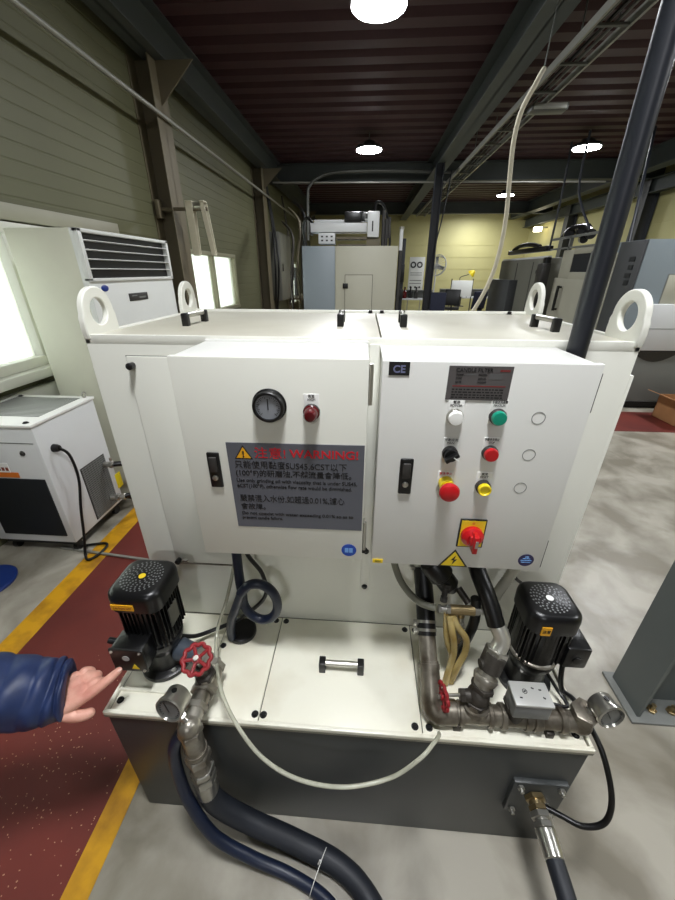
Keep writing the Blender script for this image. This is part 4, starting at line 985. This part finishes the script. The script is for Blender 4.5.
link('drive_motor', MB().box(-.33, -.08, 6.18, 6.4, 2.14, 2.27, .02).box(-.09, -.02, 6.2, 6.38, 2.155, 2.26, .01), black, t)
link('spindle_head', MB().box(.005, .175, 6.15, 6.45, 1.95, 2.27, .01).box(-.035, .01, 6.17, 6.4, 2.16, 2.26, .01), mlight, t)
link('spindle_marks', MB().box(.07, .09, 6.145, 6.151, 2.02, 2.15), ventdark, t)
link('motor_window', MB().box(-.03, .015, 6.165, 6.171, 2.18, 2.24), ventdark, t)
link('lower_frame', MB().box(-.45, .0, 6.22, 6.5, 1.93, 1.96).box(-.42, .0, 6.24, 6.5, 1.85, 1.87).box(.0, .20, 6.2, 6.5, 1.83, 1.94), colm, t)
link('guide_column', MB().cyl((.24, 6.3, 1.83), (.24, 6.3, 2.3), .025).cyl((.29, 6.4, 1.83), (.29, 6.4, 2.2), .03).cyl((.33, 6.3, 1.95), (.33, 6.3, 2.21), .018), ventdark, t)
link('umbilical', MB().tube([(.10, 6.3, 2.27), (.13, 6.35, 2.40), (.24, 6.4, 2.36), (.34, 6.5, 2.1), (.36, 6.5, 1.83)], .02, 8).tube([(-.8, 6.3, 2.13), (-.9, 6.4, 2.22), (-.98, 6.5, 2.1), (-.95, 6.6, 1.85)], .022, 8), black, t)
t = Thing('signal_tower', 'slim silver topped signal post at the right edge of the beige enclosure', 'signal light', (.505, 6.2, 0))
link('post', MB().cyl((.505, 6.2, 0), (.505, 6.2, 1.78), .028), ventdark, t)
link('signal_head', MB().cyl((.505, 6.2, 1.78), (.505, 6.2, 2.05), .026), mlight, t)
link('signal_cap', MB().cyl((.505, 6.2, 2.05), (.505, 6.2, 2.08), .036), steel, t)
t = Thing('pipe_rack', 'dark service column beside the signal post right of the enclosure', 'rack', (.6, 6.5, 0))
link('column', MB().box(.54, .60, 6.4, 6.6, 0, 1.95, .005), darkst, t)
link('service_box', MB().box(.50, .60, 6.33, 6.42, 1.1, 1.25, .005).box(.50, .60, 6.33, 6.42, 1.35, 1.6, .005), black, t)
# things hanging left of the enclosure
for k, (x, z0, z1) in enumerate(((-1.02, .9, 2.3), (-1.1, 1.1, 2.2), (-1.22, .8, 2.0))):
    single('service_pipe', MB().tube([(x, 6.6, z0-.8 if z0 > .8 else 0), (x+.01, 6.6, z0), (x-.02, 6.7, (z0+z1)/2), (x, 6.9, z1), (x-.3, 7.6, z1+.3)], .02, 8), [black, colm, castiron][k], ['black service pipe just left of the blue grey enclosure', 'beige service pipe left of the blue grey enclosure', 'dark iron service pipe farthest left of the enclosure'][k], 'pipe', (x, 6.6, 0))

# ================================================================= FAR OFFICE AREA
t = Thing('whiteboard', 'white notice board with black drawings on the far yellow wall', 'whiteboard', (1.83, 15.0, 0))
link('board', MB().box(1.58, 2.12, 14.95, 15.0, .72, 1.97, .01), board, t)
g = MB()
for x in (1.72, 1.95): g.torus((x, 14.945, 1.72), (0, 1, 0), .08, .025, 20, 6)
for z in (1.45, 1.38, 1.2, 1.1): g.box(1.63, 2.05, 14.943, 14.95, z, z+.015)
for x in (1.68, 1.85, 2.0): g.sphere((x, 14.945, .98), .035)
link('board_drawings', g, ink, t)
link('board_stand', MB().box(1.60, 1.63, 14.96, 15.0, 0, .75).box(2.06, 2.09, 14.96, 15.0, 0, .75).box(1.56, 2.14, 14.75, 15.2, 0, .03), conduitm, t)
t = Thing('pedestal_fan', 'pale pedestal fan tilted in front of the far yellow wall', 'fan', (2.0, 11, 0))
fc = V((1.98, 11.6, 1.66)); fd = V((-.55, -.75, .25)).normalized()
g = MB().torus(fc, fd, .27, .012, 36, 8).torus(fc-fd*.08, fd, .25, .01, 36, 8)
a = fd.orthogonal().normalized(); e = fd.cross(a)
for k in range(20):
    q = a*math.cos(k*PI/10)+e*math.sin(k*PI/10); g.tube([fc+fd*.03, fc+fd*.03+q*.14, fc+q*.27], .005, 6, 4)
link('guard', g, mlight, t)
g = MB()
for k in range(3):
    q = a*math.cos(k*2*PI/3)+e*math.sin(k*2*PI/3); q2 = fd.cross(q)
    g.prism([fc-fd*.03+q*.03-q2*.02, fc-fd*.03+q*.22-q2*.07, fc-fd*.02+q*.24+q2*.03, fc-fd*.03+q*.05+q2*.03], fd*.006)
link('blade_set', g, mmid, t)
link('pole', MB().cyl((1.98, 11.65, 0), (1.98, 11.65, 1.6), .02).cyl(fc-fd*.2, fc-fd*.05, .06).lathe((1.98, 11.65, 0), (0, 0, 1), [(0, .22), (.03, .2), (.04, .03)], 30), mlight, t)
def desk(x0, x1, y0, y1, label):
    t = Thing('office_desk', label, 'desk', ((x0+x1)/2, (y0+y1)/2, 0))
    link('desktop', MB().box(x0, x1, y0, y1, .70, .74, .006), mlight, t)
    link('back_shelf', MB().box(x0, x1, y1-.05, y1, .74, .95, .004).box(x0, x1, y1-.3, y1, .95, .97), mmid, t)
    for x in (x0+.03, x1-.03):
        for y in (y0+.03, y1-.03): link('leg', MB().box(x-.02, x+.02, y-.02, y+.02, 0, .7), mmid, t)
desk(1.0, 2.2, 12.4, 13.1, 'grey office desk at the far wall left of the dark post')
desk(2.6, 4.4, 13.4, 14.1, 'grey office desk at the far wall behind the monitor')
for k, (x, y) in enumerate(((1.25, 12.6), (1.45, 12.8), (1.6, 12.55))):
    t = Thing('desk_bottle', ['dark round bottle leftmost on the far left desk', 'dark bottle in the middle of the far left desk', 'dark bottle rightmost on the far left desk'][k], 'bottle', (x, y, .74), 'bottles on the far desk')
    link('bottle_body', MB().lathe((x, y, .74), (0, 0, 1), [(0, .06), (.18, .06), (.22, .025), (.30, .025)], 18), [darkred, black, ventdark][k], t)
    link('cap', MB().cyl((x, y, 1.04), (x, y, 1.07), .03), black, t)
t = Thing('monitor', 'white backed monitor on a stand on the far desk', 'monitor', (3.1, 13.0, .74))
link('panel_back', MB().box(2.75, 3.4, 12.95, 13.0, .78, 1.25, .01), board, t)
link('stand', MB().box(3.05, 3.12, 13.0, 13.05, .5, .95).box(2.95, 3.2, 12.9, 13.15, .48, .50).box(2.73, 2.76, 12.96, 12.99, .0, 1.3).box(3.39, 3.42, 12.96, 12.99, .0, 1.3), ventdark, t)
t = Thing('desk_lamp', 'yellow desk lamp above the far monitor', 'lamp', (3.35, 13.3, .74))
link('shade', MB().lathe((3.35, 13.2, 1.42), (.6, -.2, .6), [(0, .12), (.02, .12), (.14, .05), (.16, 0)], 20), yellowplas, t)
link('arm', MB().tube([(3.35, 13.3, .74), (3.15, 13.3, 1.1), (3.05, 13.25, 1.32), (3.3, 13.2, 1.42)], .012, 6), ventdark, t)
def chair(x, y, rz, label, m_):
    t = Thing('office_chair', label, 'chair', (x, y, 0), 'office chairs at the far desks')
    R_ = Matrix.Rotation(rz, 3, 'Z')
    def f(mb): mb.bm.transform(Matrix.Translation((x, y, 0)) @ R_.to_4x4()); return mb
    link('seat', f(MB().box(-.24, .24, -.24, .24, .42, .50, .03)), m_, t)
    link('backrest', f(MB().box(-.23, .23, .20, .27, .55, 1.02, .03, rot=Matrix.Rotation(.15, 3, 'X'))), m_, t)
    link('gas_lift', f(MB().cyl((0, 0, .06), (0, 0, .42), .03).box(-.02, .02, .1, .25, .44, .6)), black, t)
    g = MB()
    for k in range(5): g.cyl((0, 0, .09), (.26*math.cos(k*1.2566), .26*math.sin(k*1.2566), .05), .018, seg=8).sphere((.26*math.cos(k*1.2566), .26*math.sin(k*1.2566), .03), .03)
    link('star_base', f(g), black, t)
navyf = mat('dark_blue_fabric', (36, 40, 60), .8)
chair(1.95, 10.6, 2.8, 'dark office chair directly right of the far dark post', navyf)
chair(3.3, 11.0, .5, 'dark blue office chair behind the pale hanging hose', navyf)
chair(2.75, 12.6, 2.9, 'black office chair in front of the far monitor', black)
t = Thing('person', 'person in white seated at the far desk beside the pale hose', 'person', (4.25, 12.6, 0))
wht = mat('white_shirt', (226, 226, 220), .8); hr_ = mat('dark_hair', (28, 24, 22), .6)
pc = [[(V((4.25, 12.6, .50)), .15), (V((4.25, 12.58, .75)), .14), (V((4.25, 12.52, 1.0)), .165), (V((4.25, 12.5, 1.12)), .08), (V((4.24, 12.46, 1.22)), .055), (V((4.23, 12.44, 1.33)), .095), (V((4.23, 12.43, 1.42)), .07)],
      [(V((4.08, 12.52, 1.04)), .06), (V((3.98, 12.38, .84)), .048), (V((3.9, 12.15, .80)), .036), (V((3.88, 12.05, .80)), .03)],
      [(V((4.42, 12.52, 1.04)), .06), (V((4.50, 12.38, .84)), .048), (V((4.38, 12.15, .80)), .036), (V((4.34, 12.05, .80)), .03)],
      [(V((4.15, 12.55, .52)), .09), (V((4.12, 12.15, .52)), .07), (V((4.12, 12.1, .1)), .05), (V((4.12, 12.0, .05)), .045)],
      [(V((4.35, 12.55, .52)), .09), (V((4.38, 12.15, .52)), .07), (V((4.38, 12.1, .1)), .05), (V((4.38, 12.0, .05)), .045)]]
link('body', skin_obj('b', pc, skin, .02), wht, t, sharp=180)
link('hair', MB().sphere((4.23, 12.47, 1.40), .105, (1, 1, .9)), hr_, t)
link('face', MB().sphere((4.225, 12.40, 1.34), .085, (.9, .8, 1.15)), skin, t)
t = Thing('visitor_chair', 'plain dark chair the far seated person sits on', 'chair', (4.25, 12.6, 0))
link('seat', MB().box(4.0, 4.5, 12.3, 12.85, .33, .38, .02), black, t)
link('backrest', MB().box(4.02, 4.48, 12.80, 12.85, .45, .95, .02), black, t)
for x in (4.03, 4.47):
    for y in (12.33, 12.82): link('leg', MB().cyl((x, y, 0), (x, y, .35), .015), black, t)
t = Thing('wall_lamp', 'small bright lamp on the far right yellow wall', 'lamp', (5.75, 14.5, 2.72))
link('bracket', MB().box(5.7, 5.95, 14.48, 14.52, 2.80, 2.84), conduitm, t)
link('lamp_head', MB().box(5.55, 5.75, 14.4, 14.6, 2.70, 2.84, .01), mat('wall_lamp_lens', (255, 244, 214), .4, emit=4), t)

# ================================================================= RIGHT HAND MACHINES
t = Thing('lathe_enclosure', 'large blue grey machine on the right with beige window and pale lower panel', 'machine', (4.2, 5.4, 0))
xa = 2.87; ya = 4.5
link('main_cover', MB().prism([(xa+.02, ya, .08), (xa+.02, ya, 1.805), (5.5, ya, 1.805), (5.5, ya, .08)], (0, .78, 0)), mblue, t)
link('side_cover', MB().box(xa, xa+.03, ya+.01, 4.93, .08, 1.80, .004), mdark, t)
link('beige_panel', MB().box(xa, xa+.03, 4.94, 5.24, .08, 1.70, .004), mbeige, t)
link('beige_window', MB().box(3.20, 4.6, ya-.006, ya+.01, 1.19, 1.475, .004), mbeige, t)
link('window_shade', MB().box(3.19, 4.62, ya-.004, ya, 1.18, 1.485), mmid, t)
link('pale_panel', MB().box(3.05, 4.8, ya-.06, ya, .70, 1.19, .008), mlight, t)
link('panel_seam', MB().box(3.06, 4.8, ya-.062, ya-.058, .935, .94), mmid, t)
link('lower_panel', MB().box(xa+.02, 4.9, ya-.03, ya, .10, .69, .006), mmid, t)
g = MB()
for k in range(20):
    a0 = math.pi*k/19; 
g.prism([(3.06, ya-.035, .69)]+[(3.06+.55*k/10, ya-.035, .69-.12*math.sin(math.pi*k/10)) for k in range(1, 10)]+[(3.61, ya-.035, .69)], (0, .02, 0))
link('hand_recess', g, ventdark, t)
link('plinth', MB().box(xa+.05, 5.4, ya+.02, 5.2, 0, .09), ink, t)
for k, z in enumerate((1.60, 1.52, 1.44, 1.37)): link('side_badge', MB().box(xa-.004, xa+.001, 4.60, 4.60+.10-.02*(k % 2), z, z+.05), mat('badge_dark', (38, 40, 42), .4), t)
t = Thing('grinding_machine', 'beige machine with dark sight window and black handle, second on the right', 'machine', (3.4, 5.9, 0))
link('main_cover', MB().box(2.87, 4.6, 5.30, 6.35, .05, 1.42, .01), mbeige, t)
link('upper_frame', MB().box(2.87, 4.3, 5.30, 5.42, 1.42, 1.74, .01).box(2.87, 4.3, 5.95, 6.25, 1.42, 1.78, .01).box(2.87, 4.3, 5.42, 5.95, 1.72, 1.80, .01).box(2.87, 4.3, 5.42, 5.95, 1.40, 1.50, .01), mbeige, t)
link('sight_window', MB().box(2.88, 4.2, 5.42, 5.95, 1.48, 1.73), meshdark, t)
link('front_column', MB().box(2.80, 2.87, 5.26, 5.38, .05, 1.74, .01), mmid, t)
link('door_handle', MB().cyl((2.82, 6.05, .98), (2.82, 6.05, 1.32), .02).cyl((2.82, 6.05, 1.0), (2.87, 6.05, 1.0), .014).cyl((2.82, 6.05, 1.3), (2.87, 6.05, 1.3), .014), black, t)
g = MB()
for (x, y, z, r_) in ((2.95, 5.9, 1.95, .06), (3.0, 6.2, 2.02, .09), (2.95, 6.5, 2.0, .07), (3.1, 5.7, 1.98, .06), (2.95, 6.05, 1.90, .05)): g.cyl((x, y-.12, z), (x+.1, y+.14, z+.02), r_)
g.tube([(2.9, 5.7, 1.98), (2.95, 6.0, 2.06), (2.95, 6.4, 2.06), (3.0, 6.7, 1.98)], .03, 8)
link('hydraulic_group', g, black, t)
link('top_rails', MB().box(2.86, 2.90, 5.3, 6.7, 1.93, 1.96).box(2.86, 2.90, 5.3, 6.7, 1.80, 1.82).box(2.86, 2.90, 6.1, 6.14, 1.78, 1.96).box(2.86, 2.90, 5.4, 5.44, 1.74, 1.96), mmid, t)
t = Thing('milling_machine', 'long mid grey machine with a black cable chain on top, third on the right', 'machine', (3.6, 7.8, 0))
link('main_cover', MB().box(2.85, 4.8, 6.62, 8.85, .05, 1.70, .01), mat('far_machine_grey', (112, 112, 102), .5), t)
link('front_case', MB().box(2.70, 2.86, 7.75, 8.9, .05, 1.36, .01), mdark, t)
link('cover_seam', MB().box(2.845, 2.851, 7.18, 7.20, .1, 1.65).box(2.845, 2.851, 7.9, 7.92, .1, 1.65), ventdark, t)
link('cable_chain', MB().box(2.86, 2.98, 6.85, 8.6, 1.80, 1.88, .02).tube([(2.9, 8.4, 1.88), (2.92, 8.1, 1.94), (2.92, 7.6, 1.93), (2.9, 7.2, 1.88)], .035, 8), black, t)
link('top_strip', MB().box(2.86, 2.92, 6.7, 8.8, 1.70, 1.73), mlight, t)
link('round_port', MB().lathe((2.85, 7.0, 1.5), (-1, 0, 0), [(0, .03), (.006, .03)], 20), black, t)
t = Thing('control_pendant', 'narrow black control post between the beige and grey machines', 'control post', (2.75, 6.5, 0))
link('post', MB().box(2.73, 2.80, 6.42, 6.55, 0, 1.70, .01), black, t)
link('pendant_head', MB().box(2.68, 2.80, 6.38, 6.60, 1.2, 1.62, .015), ventdark, t)
for i, P_ in enumerate(([(2.85, 6.75, 3.15), (2.86, 6.72, 2.58), (2.85, 6.70, 1.8)], [(2.86, 6.3, 3.15), (2.85, 6.2, 2.5), (2.9, 5.75, 2.0)], [(3.6, 6.2, 3.15), (3.3, 5.6, 2.4), (3.2, 5.35, 1.8)], [(1.45, 8.0, 3.1), (1.36, 8.0, 2.3), (1.2, 8.0, 1.5)])):
    single('drop_cable', MB().tube(P_, .016 if i < 3 else .012, 8), rubber, ['black cable dropping straight from the roof behind the beige machine', 'black cable slanting from the roof to the beige machine top', 'black cable slanting down behind the black pole', 'thin black cable slanting down beside the far dark post'][i], 'cable', P_[-1])
t = Thing('carton', 'open brown cardboard carton on the floor at the right edge', 'box', (3.6, 4.02, 0))
b = MB(); cx_, cy_ = 3.60, 4.02; a_ = .22
for (x0, x1, y0, y1) in ((-a_, a_, -a_, -a_+.008), (-a_, a_, a_-.008, a_), (-a_, -a_+.008, -a_, a_), (a_-.008, a_, -a_, a_), ): b.box(cx_+x0, cx_+x1, cy_+y0, cy_+y1, 0, .26)
b.box(cx_-a_, cx_+a_, cy_-a_, cy_+a_, 0, .008)
link('carton_walls', b, cardb, t)
link('flap', MB().box(cx_-a_-.15, cx_-a_, cy_-a_, cy_+a_, .28, .286, rot=Matrix.Rotation(.35, 3, 'Y')), cardb, t)
link('flap', MB().box(cx_-a_, cx_+a_, cy_-a_-.14, cy_-a_, .29, .296, rot=Matrix.Rotation(.3, 3, 'X')), cardb, t)
# steel column at right foreground
t = Thing('steel_column', 'grey H section steel column bolted to the floor at the lower right', 'column', (1.15, .93, 0))
g = MB(); g.box(1.062, 1.074, .858, 1.008, .012, ZC); g.box(1.25, 1.262, .858, 1.008, .012, ZC); g.box(1.07, 1.255, .929, .937, .012, ZC)
link('column', g, mat('column_grey', (98, 104, 102), .5, var=.05), t)
link('base_plate', MB().box(1.035, 1.30, .838, 1.03, 0, .012, .002), mat('column_plate', (120, 122, 118), .45, var=.1), t)
for (x, y) in ((1.13, .885), (1.13, .98), (1.2, .885)):
    link('anchor_bolt', MB().hexn((x, y, .012), (0, 0, 1), .016, .012).cyl((x, y, .02), (x, y, .045), .008), brass, t)
